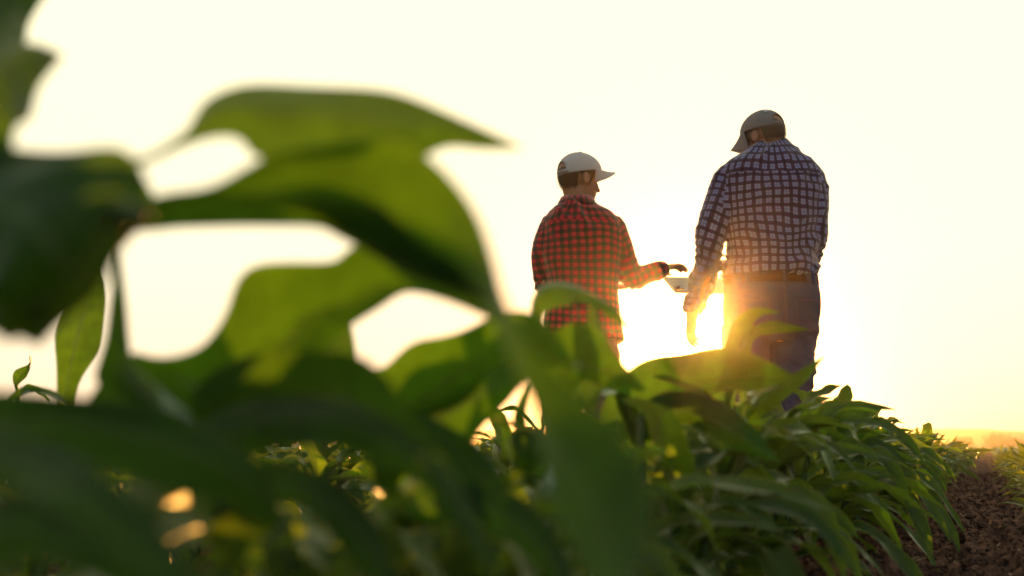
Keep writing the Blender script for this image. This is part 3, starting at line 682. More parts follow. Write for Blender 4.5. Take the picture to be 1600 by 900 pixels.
# ------------------------------------------------------------------ people
def loft(rings, nseg=20):
    """closed tube through rings (centre, axis1, axis2)"""
    v, f = [], []
    for c, a, b in rings:
        for k in range(nseg):
            q = k / nseg * 2 * math.pi; ca, sa = math.cos(q), math.sin(q)
            v.append(np.array(c) + np.array(a) * np.sign(ca) * abs(ca) ** .85 + np.array(b) * np.sign(sa) * abs(sa) ** .85)
    n = len(rings)
    for i in range(n - 1):
        for k in range(nseg): f.append((i * nseg + k, i * nseg + (k + 1) % nseg, (i + 1) * nseg + (k + 1) % nseg, (i + 1) * nseg + k))
    f.append(tuple(range(nseg - 1, -1, -1))); f.append(tuple(range((n - 1) * nseg, n * nseg)))
    return v, f
def limb(pts, radii, nseg=14, sub=4):
    """round tapering tube with rounded ends"""
    P = catmull(pts, (len(pts) - 1) * sub + 1); r = np.interp(np.linspace(0, 1, len(P)), np.linspace(0, 1, len(radii)), radii)
    T = np.gradient(P, axis=0); rings = []
    T0, T1 = T[0] / np.linalg.norm(T[0]), T[-1] / np.linalg.norm(T[-1])
    P = np.vstack([P[0] - T0 * r[0] * .95, P[0] - T0 * r[0] * .6, P, P[-1] + T1 * r[-1] * .6, P[-1] + T1 * r[-1] * .95])
    r = np.r_[r[0] * .3, r[0] * .8, r, r[-1] * .8, r[-1] * .3]; T = np.gradient(P, axis=0)
    ref = np.array([0.13, .2, 1.0])
    for p, tg, rr in zip(P, T, r):
        tg = tg / np.linalg.norm(tg); a = np.cross(tg, ref)
        if np.linalg.norm(a) < .1: a = np.cross(tg, (1, 0, 0))
        a /= np.linalg.norm(a); b = np.cross(tg, a); rings.append((p, a * rr, b * rr)); 
    return loft(rings, nseg)
def remesh(parts, voxel, smooth=6):
    v, f = [], []
    for a, b in parts:
        n = len(v); v += list(a); f += [tuple(i + n for i in q) for q in b]
    me = bpy.data.meshes.new('tmp'); me.from_pydata([tuple(x) for x in v], [], f)
    o = bpy.data.objects.new('tmp', me); S.collection.objects.link(o)
    md = o.modifiers.new('r', 'REMESH'); md.mode = 'VOXEL'; md.voxel_size = voxel; md.adaptivity = 0
    if smooth: ms = o.modifiers.new('s', 'SMOOTH'); ms.factor = .5; ms.iterations = smooth
    dg = bpy.context.evaluated_depsgraph_get(); dg.update(); m2 = bpy.data.meshes.new_from_object(o.evaluated_get(dg))
    V = np.empty(len(m2.vertices) * 3); m2.vertices.foreach_get('co', V); V = V.reshape(-1, 3)
    Nn = np.empty(len(m2.vertices) * 3); m2.vertices.foreach_get('normal', Nn); Nn = Nn.reshape(-1, 3)
    F = [tuple(p.vertices) for p in m2.polygons]
    bpy.data.objects.remove(o); bpy.data.meshes.remove(me); bpy.data.meshes.remove(m2)
    return V, F, Nn
def seg_dist(P, a, b):
    a, b = np.array(a), np.array(b); d = b - a; t = np.clip(((P - a) @ d) / (d @ d), 0, 1)
    return np.linalg.norm(P - (a + t[:, None] * d), axis=1), t
def cloth_uv(V, F, torso_axis, torso_r, arms, warp=None, yoke=9.0):
    """corner UVs: the torso wraps round its axis, each sleeve piece round its own bone"""
    C = np.array([V[list(f)].mean(0) for f in F])
    best = np.full(len(F), 1.0); idx = np.zeros(len(F), int)   # 0 torso
    ta = np.array(torso_axis)
    best = (np.hypot((C[:, 0] - ta[0]) / torso_r[0], (C[:, 1] - ta[1]) / torso_r[1]))
    for k, (a, b, r) in enumerate(arms):
        d, _ = seg_dist(C, a, b); d = d / r; m = d < best; best[m] = d[m]; idx[m] = k + 1
    uv = []
    frames = []
    L0 = 0
    for a, b, r in arms:
        a, b = np.array(a), np.array(b); d = (b - a) / np.linalg.norm(b - a); e1 = np.cross(d, (0, 1, 0)); e1 /= np.linalg.norm(e1); e2 = np.cross(d, e1); frames.append((a, d, e1, e2, r))
    R0 = torso_r[0]
    if warp is not None: wu, wv = warp(V)
    for f, k in zip(F, idx):
        P = V[list(f)]
        if k == 0:
            ang = np.arctan2(P[:, 0] - ta[0], -(P[:, 1] - ta[1]) * torso_r[0] / torso_r[1]); u = ang * R0 * .92; v = P[:, 2]
            if P[:, 2].mean() > yoke: u = u * .97 + .011; v = v * .9 + .019
        else:
            a, d, e1, e2, r = frames[k - 1]; Q = P - a; x, y = Q @ e1, Q @ e2; ang = np.arctan2(x, y)
            u = ang * r * .95; v = Q @ d + .013 * k
        if warp is not None:
            u = u + wu[list(f)]; v = v + wv[list(f)]
        if u.max() - u.min() > R0 * 2: u = np.where(u < 0, u + 2 * math.pi * (R0 * .92 if k == 0 else r * .95), u)
        uv += list(zip(u, v))
    return uv
def mesh_corner(name, V, F, m, uv):
    me = mesh_np(name, V, F, m); ul = me.uv_layers.new(name='UVMap'); ul.data.foreach_set('uv', np.array(uv, np.float32).ravel()); return me
def rot_to(fwd, roll=0.0):
    f = np.array(fwd, float); f /= np.linalg.norm(f); r = np.cross(f, (0, 0, 1)); r /= np.linalg.norm(r); u = np.cross(r, f)
    r2 = r * math.cos(roll) + u * math.sin(roll); u2 = u * math.cos(roll) - r * math.sin(roll)
    return np.stack([r2, f, u2], 1)       # columns: right, forward, up
def head_parts(c, Rm, s=1.0):
    def E(o, r, q=None):
        v, f = ellipsoid((0, 0, 0), np.array(r) * s); v = np.array(v)
        if q is not None: v = v @ np.array(Euler(q).to_matrix()).T
        return list((v + np.array(o) * s) @ Rm.T + c), f
    P = [E((0, -.012, .030), (.074, .094, .086)), E((0, .030, -.030), (.060, .064, .074)), E((0, .052, -.082), (.032, .034, .026)),
         E((0, .066, .022), (.052, .024, .026)), E((0, .090, -.022), (.0105, .017, .026), (.45, 0, 0)), E((0, .103, -.036), (.013, .013, .010)),
         E((0, .078, -.058), (.024, .014, .007)), E((0, .076, -.067), (.020, .014, .007)),
         E((.036, .060, -.030), (.022, .022, .024)), E((-.036, .060, -.030), (.022, .022, .024)),
         E((0, .012, -.062), (.052, .050, .040))]
    for sx in (-1, 1):
        P += [E((sx * .079, -.006, -.010), (.009, .018, .029), (0.15, 0, sx * -.35)), E((sx * .082, -.012, .000), (.008, .012, .017), (.15, 0, sx * -.5))]
    return P
def cap_and_hair(root, base, c, Rm, mcap, mhair, s=1.0, brim_drop=0.0, seed=0, tagp=False, rimt=.024):
    def TR(v): return (np.array(v) * s) @ Rm.T + c - base
    rx, ry, rz = .086, .108, .096; cz = .032
    rim = lambda a: -0.006 + rimt * math.cos(a)            # a: angle from the front; low at the back
    v, f, uv, idx = [], [], [], {}
    NA, NE = 96, 22
    def open_back(a, e):                                     # half-moon gap above the strap
        d = abs(math.atan2(math.sin(a - math.pi), math.cos(a - math.pi))); return d < .50 and (d / .50) ** 2 + (max(0, e - .14) / .24) ** 2 < 1 and e > .14
    for k in range(NA):
        a = k / NA * 2 * math.pi
        for j in range(NE + 1):
            e = j / NE; z0 = rim(a); th_ = math.asin(z0 / rz) if abs(z0) < rz else 0; el = th_ + (math.pi / 2 - th_) * e
            pan = 1 - 0.010 * max(0, 1 - abs(((a / (math.pi / 3)) % 1) - .5) * 2 * 6 + 5) * math.cos(el) * 0 
            seam = abs(math.sin(a * 3)); groove = 1 - .012 * math.exp(-(seam / .08) ** 2)
            front = 1 + .06 * max(0, math.cos(a)) * math.sin(el) * math.cos(el) * 2
            v.append((rx * math.sin(a) * math.cos(el) * groove * front, ry * math.cos(a) * math.cos(el) * groove * front, cz + rz * math.sin(el) * (groove if e < .9 else 1)))
            v_i = len(v) - 1
    for k in range(NA):
        for j in range(NE):
            a = (k + .5) / NA * 2 * math.pi; e = (j + .5) / NE
            if open_back(a, e): continue
            k2 = (k + 1) % NA; f.append((k * (NE + 1) + j, k2 * (NE + 1) + j, k2 * (NE + 1) + j + 1, k * (NE + 1) + j + 1))
    V = np.array(v); 
    o = link('cap', mesh_np('cap', TR(V), f, mcap), root)
    sd = o.modifiers.new('t', 'SOLIDIFY'); sd.thickness = .0022; sd.offset = 1
    # brim
    v, f = [], []
    NB, NR = 28, 8
    for k in range(NB + 1):
        a = (k / NB * 2 - 1) * 1.18
        for j in range(NR + 1):
            r = j / NR; el = math.asin(rim(a) / rz); bx, by, bz = rx * math.sin(a) * math.cos(el) * 1.02, ry * math.cos(a) * math.cos(el) * 1.02, cz + rz * math.sin(el)
            ext = .080 * max(0, math.cos(a * 1.33)) ** .5; v.append((bx * (1 - .10 * r), by + ext * r, bz + .004 - (.012 + .012 * (a / 1.18) ** 2 * 2 + brim_drop) * r - .5 * bx * bx / .08 * r))
    for k in range(NB):
        for j in range(NR): q = k * (NR + 1) + j; f.append((q, q + NR + 1, q + NR + 2, q + 1))
    b = link('brim', mesh_np('brim', TR(v), f, mcap), o); sd = b.modifiers.new('t', 'SOLIDIFY'); sd.thickness = .003
    v, f = ellipsoid((0, 0, cz + rz + .002), (.008, .008, .004)); link('button', mesh_np('button', TR(v), f, mcap), o)
    if tagp:
        v = []; 
        for a in (math.pi + .74, math.pi + .50):
            for z in (.080, .096):
                q = math.cos(math.asin((z - cz) / rz)) * 1.05; v.append((rx * q * math.sin(a), ry * q * math.cos(a), z + .002))
        link('back_tag', mesh_np('back_tag', TR(v), [(0, 1, 3, 2)], M_CAPTAG), o)
    # hair: fitted shell on the back and sides plus short strands
    hr = np.random.default_rng(seed); v, f = [], []
    NA, NE = 80, 34
    keep = lambda a, el: (abs(a) > .95 + .5 * max(0, -el) and el > -.72 + .30 * math.cos(a) and not (abs(abs(a) - 1.62) < .36 and el < -.12)) 
    rr = (.0785, .0965, .088)
    for k in range(NA):
        a = (k / NA * 2 - 1) * math.pi
        for j in range(NE + 1):
            el = -1.0 + j / NE * 2.1; g = 1 + .010 * hr.normal()
            if el < -.4: g *= 1 - .14 * (-.4 - el) / .6
            if el > .0: g *= 1 - .05 * min(1, el / .25)
            v.append((rr[0] * math.sin(a) * math.cos(el) * g, (-.008 + rr[1] * math.cos(a) * math.cos(el) * g), .030 + (rr[2] if el > 0 else .124) * math.sin(el) * g * .97))
    for k in range(NA):
        for j in range(NE):
            a = ((k + .5) / NA * 2 - 1) * math.pi; el = -1.0 + (j + .5) / NE * 2.1
            if keep(a, el): k2 = (k + 1) % NA; f.append((k * (NE + 1) + j, k2 * (NE + 1) + j, k2 * (NE + 1) + j + 1, k * (NE + 1) + j + 1))
    V0 = np.array(v); 
    for _ in range(5200):
        a = hr.uniform(-math.pi, math.pi); el = hr.uniform(-1.0, -.02)
        if not keep(a, el + .06): continue
        g = .985
        if el < -.4: g *= 1 - .14 * (-.4 - el) / .6
        n = np.array([math.sin(a) * math.cos(el), math.cos(a) * math.cos(el), math.sin(el)])
        p = np.array([rr[0] * n[0] * g, -.012 + rr[1] * n[1] * g, .030 + (rr[2] if el > 0 else .124) * n[2] * g])
        tip = p + n * hr.uniform(.002, .0055) + np.array([0, -.001, -.013]) * hr.uniform(.6, 1.3) + hr.normal(size=3) * .0022
        sdv = np.cross(n, (0, 0, 1.)); sdv = sdv / (np.linalg.norm(sdv) + 1e-6) * .0008
        q = len(v); v += [p - sdv, p + sdv, tip]; f.append((q, q + 1, q + 2))
    link('hair', mesh_np('hair', TR(v), f, mhair), root)
def hand(wrist, d, nrm, thumb, curl, s=1.0):
    """palm, four unequal bent fingers and a side thumb; d: direction, nrm: palm side, thumb: thumb side"""
    d, nrm = np.array(d, float), np.array(nrm, float); d /= np.linalg.norm(d); nrm -= d * (nrm @ d); nrm /= np.linalg.norm(nrm)
    th_ = np.array(thumb, float); th_ -= d * (th_ @ d) + nrm * (th_ @ nrm); th_ /= np.linalg.norm(th_); w0 = np.array(wrist, float)
    P = [loft([(w0 - d * .01 * s, th_ * .024 * s, nrm * .018 * s), (w0 + d * .03 * s, th_ * .036 * s, nrm * .016 * s), (w0 + d * .065 * s, th_ * .042 * s, nrm * .014 * s), (w0 + d * .092 * s, th_ * .040 * s, nrm * .011 * s)], 18)]
    for k, (L, o) in enumerate(((.070, .031), (.079, .011), (.074, -.011), (.058, -.031))):
        p = w0 + d * (.088 - .004 * abs(k - 1)) * s + th_ * o * s; pts = [p - d * .02 * s]; ang = 0
        for j, fr in enumerate((.45, .31, .24)):
            pts.append(p.copy()); ang += curl[k] * (.7 if j == 0 else 1.0); p = p + (d * math.cos(ang) + nrm * math.sin(ang)) * L * fr * s
        pts.append(p); P.append(limb(pts, [.0095 * s, .0095 * s, .0088 * s, .008 * s, .0068 * s], 10, 3))
    b = w0 + d * .022 * s + th_ * .022 * s; q = d * .62 + th_ * .72 + nrm * .3; q /= np.linalg.norm(q)
    P.append(limb([b, b + q * .034 * s, b + q * .034 * s + (d * .8 + th_ * .3 + nrm * .35) * .030 * s, b + q * .034 * s + (d * .9 + th_ * .1 + nrm * .4) * .055 * s], [.014 * s, .012 * s, .010 * s, .0075 * s], 10, 3))
    return P
def wrinkle(V, Nn, amp, freq, seed, dirs=(1, 1, 1)):
    P = V * np.array(freq); n1 = vnoise(P, seed); n2 = vnoise(P * 2.1 + 5, seed + 1)
    return V + Nn * (amp * (1 - 2 * np.abs(n1)) + amp * .5 * (1 - 2 * np.abs(n2)))[:, None]
def ring_px(y, xl, xr, dep, Y, f=1.0):
    a, b = W(xl, y, Y), W(xr, y, Y); c = (a + b) / 2
    return (c, np.array([(b[0] - a[0]) / 2 * f, 0, 0]), np.array([0, dep, 0]))
def torso_warp(rings, lift=0.0): return rings

# ---- right man: checked navy shirt, belt, grey jeans
def make_elder():
    Y = 5.1; base = W(1205, 700, Y); base[2] = gz(base) + .0
    root = empty('person', tuple(base)); tag(root, 'taller man seen from behind in navy and white checked shirt and dark cap, looking down', 'person', 'two farmers standing in the maize')
    tr = [ring_px(222, 1180, 1228, .055, Y + .02), ring_px(238, 1164, 1246, .085, Y + .01), ring_px(252, 1142, 1264, .105, Y), ring_px(266, 1128, 1278, .12, Y), ring_px(285, 1126, 1281, .135, Y), ring_px(310, 1131, 1279, .14, Y),
          ring_px(345, 1137, 1277, .14, Y), ring_px(380, 1137, 1276, .145, Y), ring_px(402, 1133, 1278, .15, Y), ring_px(419, 1130, 1281, .153, Y), ring_px(428, 1132, 1279, .146, Y), ring_px(436, 1139, 1272, .13, Y)]
    la = [W(1139, 281, Y + .01), W(1126, 318, Y), W(1114, 360, Y), W(1107, 394, Y + .01), W(1101, 436, Y + .05), W(1086, 478, Y + .09)]
    ra = [W(1266, 283, Y + .01), W(1271, 318, Y), W(1270, 356, Y), W(1266, 392, Y + .02), W(1250, 414, Y + .14), W(1205, 425, Y + .26), W(1172, 432, Y + .31)]
    lr = [.066, .068, .066, .066, .064, .050]; rr_ = [.064, .068, .063, .058, .052, .047, .043]
    V, F, Nn = remesh([loft(tr, 28), limb(la, lr), limb(ra, rr_)], .0065, 8)
    ax = W(1206, 340, Y)
    arms = [(la[0], la[3], .066), (la[3], la[5], .052), (ra[0], ra[3], .066), (ra[3], ra[6], .05)]
    def warp(P):
        z = P[:, 2] - W(1200, 428, Y)[2]; x = P[:, 0] - ax[0]; k = .15 + 1.0 * np.exp(-(np.clip(z, 0, 9) / .2) ** 2)
        q = np.stack([(x - .9 * z) * 9, P[:, 1] * 2, (x * .9 + z) * 3], 1); q2 = np.stack([x * 5 + 3, P[:, 1] * 3, z * 6], 1)
        return .022 * k * vnoise(q, 3), .024 * k * vnoise(q, 7) + .012 * vnoise(q2, 8)
    uv = cloth_uv(V, F, ax, (.213, .14), arms, warp, W(1200, 276, Y)[2])
    zt = W(1200, 428, Y)[2]; zr = V[:, 2] - zt
    # cloth bunches up above the belt, pulls diagonally to the right elbow
    low = np.exp(-(np.clip(zr, 0, 9) / .11) ** 2); X = V[:, 0] - ax[0]
    V = wrinkle(V, Nn, .0075, (6, 6, 8), 5)
    diag = np.stack([(X - .85 * zr) * 15, V[:, 1] * 4, (X * .85 + zr) * 4], 1)
    V = V + Nn * ((.020 * (0.35 - np.abs(vnoise(diag, 8)) * 1.6)) * np.clip(low * 1.3 + .38, 0, 1))[:, None]
    V = V + Nn * (.016 * low * vnoise(np.stack([X * 13, V[:, 1] * 10, zr * 26], 1), 12))[:, None]
    for pt, sgn in ((la[3], 1), (ra[3], 1)):       # elbow folds
        d = np.linalg.norm(V - pt, axis=1); V = V + Nn * (.009 * np.exp(-(d / .07) ** 2) * np.sin(V[:, 2] * 190 + X * 40))[:, None]
    shirt = link('shirt', mesh_corner('shirt', V - base, F, M_BLUE, uv), root)
    # collar, cuffs
    def band(name, rings, m, parent, n=48, th=.004):
        v, uvv, f = [], [], []
        for j, (c, a, b) in enumerate(rings):
            for k in range(n + 1):
                q = k / n * 2 * math.pi; v.append(c + a * math.cos(q) + b * math.sin(q) - base); uvv.append((q * np.linalg.norm(a), j * .02 + .01))
        for j in range(len(rings) - 1):
            for k in range(n): z = j * (n + 1) + k; f.append((z, z + 1, z + n + 2, z + n + 1))
        o = link(name, mesh_np(name, v, f, m, uvv), parent); s = o.modifiers.new('t', 'SOLIDIFY'); s.thickness = th; return o
    tl = np.array([0, 0, .018])
    band('collar', [ring_px(246, 1161, 1248, .096, Y + .006), ring_px(236, 1168, 1240, .076, Y + .012), ring_px(228, 1172, 1236, .066, Y + .018)], M_BLUE, shirt)
    # trousers
    hp = [ring_px(428, 1140, 1271, .125, Y), ring_px(450, 1134, 1277, .135, Y), ring_px(475, 1131, 1280, .142, Y - .005), ring_px(500, 1131, 1279, .142, Y - .008), ring_px(520, 1134, 1277, .132, Y - .005), ring_px(536, 1140, 1274, .11, Y)]
    def Z(px, z, yy): p = W(px, 600, Y); return np.array([p[0], yy, base[2] + z])
    ll = [Z(1167, .82, Y), Z(1166, .70, Y), Z(1164, .52, Y), Z(1163, .30, Y + .01), Z(1162, .10, Y)]
    rl = [Z(1243, .82, Y), Z(1241, .70, Y), Z(1236, .52, Y), Z(1233, .30, Y + .01), Z(1232, .10, Y)]
    V, F, Nn = remesh([loft(hp, 28), limb(ll, [.105, .098, .084, .074, .068]), limb(rl, [.105, .098, .084, .074, .068])], .008, 6)
    V = wrinkle(V, Nn, .0065, (6, 6, 12), 31)
    zk = V[:, 2] - (base[2] + .62); V = V + Nn * (.010 * np.exp(-(zk / .13) ** 2) * (0.3 - np.abs(vnoise(np.stack([V[:, 0] * 6, V[:, 1] * 6, V[:, 2] * 34 + V[:, 0] * 14], 1), 40))) * 1.5)[:, None]
    cx = ax[0]; Vx = V[:, 0] - cx; zc = V[:, 2] - (base[2] + .86); bk = (Nn[:, 1] < 0)
    V[:, 1] += np.where(bk, .012 * np.exp(-(Vx / .012) ** 2) * np.exp(-((zc) / .12) ** 2), 0)
    trs = link('trousers', mesh_np('trousers', V - base, F, M_JEAN2), root)
    # seat seam, patch pockets
    def on_back(x, z):
        m = (np.abs(V[:, 0] - x) < .012) & (np.abs(V[:, 2] - z) < .012) & (Nn[:, 1] < 0); return V[m, 1].min() if m.any() else Y - .14
    def strip(pts, wdt, name, m, parent, lift=.002):
        v, f = [], []
        for i, (x, z) in enumerate(pts):
            x2, z2 = pts[min(i + 1, len(pts) - 1)]; x1, z1 = pts[max(i - 1, 0)]; d = np.array([x2 - x1, z2 - z1]); d /= np.linalg.norm(d); yb = on_back(x, z) - lift
            for s_ in (-1, 1): v.append(np.array([x - d[1] * wdt * s_, yb, z + d[0] * wdt * s_]) - base)
        for i in range(len(pts) - 1): f.append((i * 2, i * 2 + 1, i * 2 + 3, i * 2 + 2))
        o = link(name, mesh_np(name, v, f, m), parent); q = o.modifiers.new('t', 'SOLIDIFY'); q.thickness = .002; return o
    z_of = lambda py: W(1200, py, Y)[2]; x_of = lambda px: W(px, 500, Y)[0]
    strip([(x_of(1216), z_of(y)) for y in (452, 462, 475, 490, 505, 520)], .0016, 'seat_seam', M_STITCH, trs)
    for a, b in ((1146, 1190), (1232, 1272)):
        xa, xb = x_of(a), x_of(b); xm = (xa + xb) / 2; q = [(xa, z_of(473)), (xa + .004, z_of(495)), (xa + .008, z_of(515)), (xm, z_of(522)), (xb - .008, z_of(515)), (xb - .004, z_of(495)), (xb, z_of(473)), (xm, z_of(476)), (xa, z_of(473))]
        pts = []
        for (p1, p2) in zip(q[:-1], q[1:]): pts += [(p1[0] + (p2[0] - p1[0]) * k / 3, p1[1] + (p2[1] - p1[1]) * k / 3) for k in range(3)]
        strip(pts, .0011, 'pocket', M_STITCH, trs)
    # belt and loops
    belt = band('belt', [ring_px(446, 1131, 1279, .142, Y), ring_px(439, 1132, 1278, .142, Y), ring_px(431, 1133, 1277, .140, Y)], M_BELT, root, 60, .004)
    for px in (1160, 1216, 1262):
        strip([(x_of(px), z_of(y)) for y in (429, 438, 450)], .005, 'belt_loop', M_JEAN2, trs, .010)
    # body
    hc = W(1197, 212, Y - .005) + np.array([0, .035, 0]); Rm = rot_to((-.60, .75, -.27), 0.0)
    neck = limb([W(1206, 262, Y + .02), W(1204, 242, Y + .025), hc + Rm @ np.array([0, -.03, -.04])], [.066, .060, .056])
    bt = [(c, a * .86, b * .86) for c, a, b in tr[2:]] + [(c, a * .86, b * .86) for c, a, b in hp[2:]]
    hl = hand(la[5] + np.array([-.010, .02, -.035]), (-.10, .12, -1), (.9, .3, .1), (0, 1, 0), (.35, .42, .48, .55))
    fa_r = [*ra, W(1158, 437, Y + .33)]
    hr_ = hand(W(1158, 438, Y + .33), (-1, .1, -.05), (0, -.1, 1), (0, .9, .3), (.2, .25, .3, .35))
    parts = [loft(bt, 24), neck, limb(la + [la[5] + np.array([-.012, .02, -.045])], [.052, .052, .048, .045, .040, .034, .028]), limb(fa_r, [.05, .052, .048, .044, .038, .033, .03, .027]),
             limb(ll + [Z(1162, .05, Y - .01)], [.085, .08, .066, .058, .05, .045]), limb(rl + [Z(1232, .05, Y - .01)], [.085, .08, .066, .058, .05, .045])] + head_parts(hc, Rm, 1.0) + hl + hr_
    V, F, Nn = remesh(parts, .0048, 2); link('body', mesh_np('body', V - base, F, M_SKIN), root)
    for sx in (-1, 1):
        v, f = ellipsoid((0, 0, 0), (.0125, .0125, .0125)); v = (np.array(v) + np.array([sx * .031, .071, .003])) @ Rm.T * 1.0 + hc - base; link('eye', mesh_np('eye', v, f, M_EYE), root)
    cap_and_hair(root, base, hc, Rm, M_CAP2, M_HAIR2, 1.03, .012, 4, True)
    boots(root, base, [Z(1162, 0, Y), Z(1232, 0, Y)], (-.15, 1))
def boots(root, base, pos, d):
    d = np.array([d[0], d[1], 0.]); d /= np.linalg.norm(d); sd = np.array([d[1], -d[0], 0])
    for p in pos:
        P = [loft([(p - d * .09 + np.array([0, 0, .035]), sd * .02, np.array([0, 0, .02])), (p - d * .07 + np.array([0, 0, .045]), sd * .036, np.array([0, 0, .044])), (p + np.array([0, 0, .05]), sd * .040, np.array([0, 0, .05])),
                   (p + d * .09 + np.array([0, 0, .035]), sd * .048, np.array([0, 0, .034])), (p + d * .16 + np.array([0, 0, .028]), sd * .045, np.array([0, 0, .027])), (p + d * .195 + np.array([0, 0, .022]), sd * .022, np.array([0, 0, .018]))], 16),
             limb([p + np.array([0, 0, .05]), p + np.array([0, 0, .16])], [.05, .056])]
        V, F, Nn = remesh(P, .008, 3); link('boot', mesh_np('boot', V - base, F, M_BOOT), root)

# ---- left man: red checked shirt worn loose, pale cap, pointing at the tablet
def make_younger():
    Y = 5.1; base = W(908, 700, Y); base[2] = gz(base)
    root = empty('person', tuple(base)); tag(root, 'shorter man in red and black checked shirt and pale cap, reaching right to the tablet', 'person', 'two farmers standing in the maize')
    tr = [ring_px(310, 885, 922, .052, Y + .01), ring_px(322, 872, 934, .075, Y + .01), ring_px(332, 860, 950, .09, Y), ring_px(345, 851, 964, .105, Y), ring_px(362, 847, 972, .115, Y), ring_px(390, 846, 971, .12, Y),
          ring_px(425, 850, 966, .118, Y), ring_px(460, 852, 963, .118, Y), ring_px(495, 851, 966, .122, Y), ring_px(522, 849, 971, .126, Y), ring_px(532, 849, 973, .126, Y)]
    la = [W(861, 357, Y + .01), W(853, 385, Y + .01), W(851, 420, Y + .02), W(855, 448, Y + .05), W(885, 452, Y + .17), W(940, 448, Y + .26)]
    ra = [W(957, 357, Y), W(966, 385, Y), W(977, 415, Y + .01), W(989, 434, Y + .03), W(1010, 430, Y + .05), W(1033, 422, Y + .07)]
    lr = [.056, .056, .053, .050, .044, .036]; rr_ = [.058, .058, .054, .050, .044, .036]
    V, F, Nn = remesh([loft(tr, 28), limb(la, lr), limb(ra, rr_)], .0062, 7)
    ax = W(908, 400, Y)
    arms = [(la[0], la[3], .055), (la[3], la[5], .045), (ra[0], ra[3], .056), (ra[3], ra[5], .045)]
    def warp(P):
        x = P[:, 0] - ax[0]; z = P[:, 2] - ax[2]; q = np.stack([(x + .4 * z) * 8, P[:, 1] * 2, (z - x * .4) * 4], 1)
        return .012 * vnoise(q, 3), .014 * vnoise(q, 7)
    uv = cloth_uv(V, F, ax, (.172, .12), arms, warp, W(900, 350, Y)[2])
    X = V[:, 0] - ax[0]; zr = V[:, 2] - W(908, 530, Y)[2]
    V = wrinkle(V, Nn, .0070, (8, 8, 6), 15)
    V = V + Nn * (.014 * (.35 - np.abs(vnoise(np.stack([(X + .5 * zr) * 13, V[:, 1] * 4, (zr - X * .5) * 3.5], 1), 18))))[:, None]
    for pt in (la[3], ra[3]):
        d = np.linalg.norm(V - pt, axis=1); V = V + Nn * (.008 * np.exp(-(d / .06) ** 2) * np.sin(V[:, 2] * 120 - V[:, 0] * 170))[:, None]
    shirt = link('shirt', mesh_corner('shirt', V - base, F, M_RED, uv), root)
    rings = [ring_px(328, 869, 936, .075, Y + .005), ring_px(319, 871, 932, .068, Y + .008), ring_px(309, 876, 927, .058, Y + .014)]
    v, uvv, f = [], [], []; n = 48
    for j, (c, a, b) in enumerate(rings):
        for k in range(n + 1): q = k / n * 2 * math.pi; v.append(c + a * math.cos(q) + b * math.sin(q) + np.array([0, 0, .006 * math.sin(q + 3.14)]) - base); uvv.append((q * .1, j * .016))
    for j in range(2):
        for k in range(n): z = j * (n + 1) + k; f.append((z, z + 1, z + n + 2, z + n + 1))
    o = link('collar', mesh_np('collar', v, f, M_RED, uvv), shirt); o.modifiers.new('t', 'SOLIDIFY').thickness = .004
    def Z(px, z, yy): p = W(px, 600, Y); return np.array([p[0], yy, base[2] + z])
    hp = [ring_px(500, 858, 960, .108, Y), ring_px(525, 855, 964, .115, Y), ring_px(550, 855, 965, .115, Y), ring_px(572, 860, 962, .10, Y)]
    ll = [Z(882, .72, Y), Z(881, .6, Y), Z(880, .45, Y), Z(879, .25, Y), Z(879, .1, Y)]; rl = [Z(938, .72, Y), Z(939, .6, Y), Z(940, .45, Y), Z(941, .25, Y), Z(941, .1, Y)]
    V, F, Nn = remesh([loft(hp, 24), limb(ll, [.088, .082, .07, .062, .056]), limb(rl, [.088, .082, .07, .062, .056])], .008, 5)
    V = wrinkle(V, Nn, .003, (9, 9, 18), 77); link('trousers', mesh_np('trousers', V - base, F, M_JEAN1), root)
    hc = W(905, 280, Y) + np.array([0, .01, 0]); Rm = rot_to((.90, .44, -.06), 0.0)
    neck = limb([W(905, 335, Y + .01), W(903, 318, Y + .01), hc + Rm @ np.array([0, -.028, -.045])], [.056, .051, .049])
    bt = [(c, a * .86, b * .86) for c, a, b in tr[2:]] + [(c, a * .86, b * .86) for c, a, b in hp[1:]]
    hr_ = hand(W(1036, 419, Y + .075), (.80, .58, .20), (.2, .05, -.97), (-.5, .85, .1), (.30, .30, .34, .40), .95)
    hl = hand(W(950, 447, Y + .27), (.95, .3, .0), (0, -.2, 1), (-.1, .9, .3), (.3, .35, .4, .45), .95)
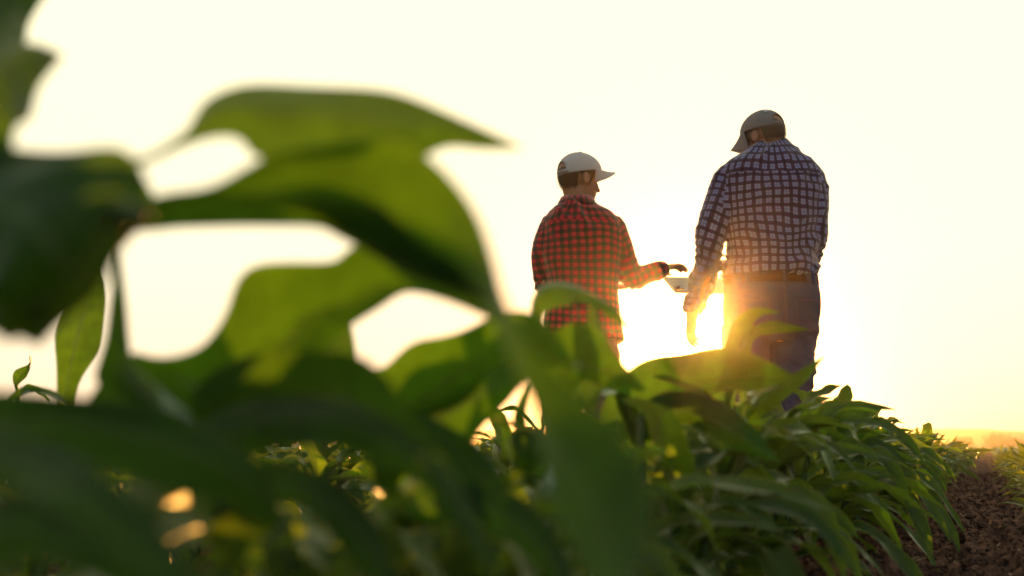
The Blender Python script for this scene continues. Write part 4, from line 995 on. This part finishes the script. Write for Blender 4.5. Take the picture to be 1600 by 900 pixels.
    parts = [loft(bt, 24), neck, limb(la + [W(952, 447, Y + .27)], [.044, .044, .042, .038, .033, .028, .024]), limb(ra + [W(1038, 419, Y + .077)], [.044, .045, .042, .038, .033, .027, .024]),
             limb(ll + [Z(879, .05, Y)], [.07, .066, .056, .05, .044, .04]), limb(rl + [Z(941, .05, Y)], [.07, .066, .056, .05, .044, .04])] + head_parts(hc, Rm, .98) + hr_ + hl
    V, F, Nn = remesh(parts, .0045, 2); link('body', mesh_np('body', V - base, F, M_SKIN), root)
    for sx in (-1, 1):
        v, f = ellipsoid((0, 0, 0), (.012, .012, .012)); v = (np.array(v) + np.array([sx * .030, .068, .003])) @ Rm.T + hc - base; link('eye', mesh_np('eye', v, f, M_EYE), root)
    cap_and_hair(root, base, hc, Rm, M_CAP1, M_HAIR1, 1.0, -.022, 6, rimt=.026)
    boots(root, base, [Z(879, 0, Y), Z(941, 0, Y)], (.25, 1))
make_elder(); make_younger()

# ---- tablet held between them
def make_tablet():
    Y = 5.27; c = W(1089, 447, Y); root = empty('tablet', tuple(c)); tag(root, 'pale tablet held between the two men above the low sun', 'tablet')
    xv = np.array([1.0, .22, .02]); xv /= np.linalg.norm(xv); n = np.array([.02, -.55, .9]); n -= xv * (n @ xv); n /= np.linalg.norm(n); yv = np.cross(n, xv)
    def slab(w_, h_, r, z0, z1, ch=.0015):
        v, f = [], []; prof = [(z0, ch), (z0 + ch, 0), (z1 - ch, 0), (z1, ch)]; pts = []
        for cxs, cys, a0 in ((1, 1, 0), (-1, 1, 90), (-1, -1, 180), (1, -1, 270)):
            for k in range(7): a = R(a0 + k * 15); pts.append((cxs * (w_ - r), cys * (h_ - r), math.cos(a), math.sin(a)))
        for z, ins in prof:
            for (x, y, ca, sa) in pts: v.append(xv * (x + (r - ins) * ca) + yv * (y + (r - ins) * sa) + n * z)
        m = len(pts)
        for j in range(3):
            for k in range(m): f.append((j * m + k, j * m + (k + 1) % m, (j + 1) * m + (k + 1) % m, (j + 1) * m + k))
        f.append(tuple(range(m - 1, -1, -1))); f.append(tuple(range(3 * m, 4 * m))); return v, f
    v, f = slab(.142, .092, .012, 0, .0085); link('shell', mesh_np('shell', v, f, M_TABLET, smooth=False), root)
    v, f = slab(.134, .084, .008, .0088, .0096, .0002); link('screen', mesh_np('screen', v, f, M_SCREEN, smooth=False), root)
make_tablet()
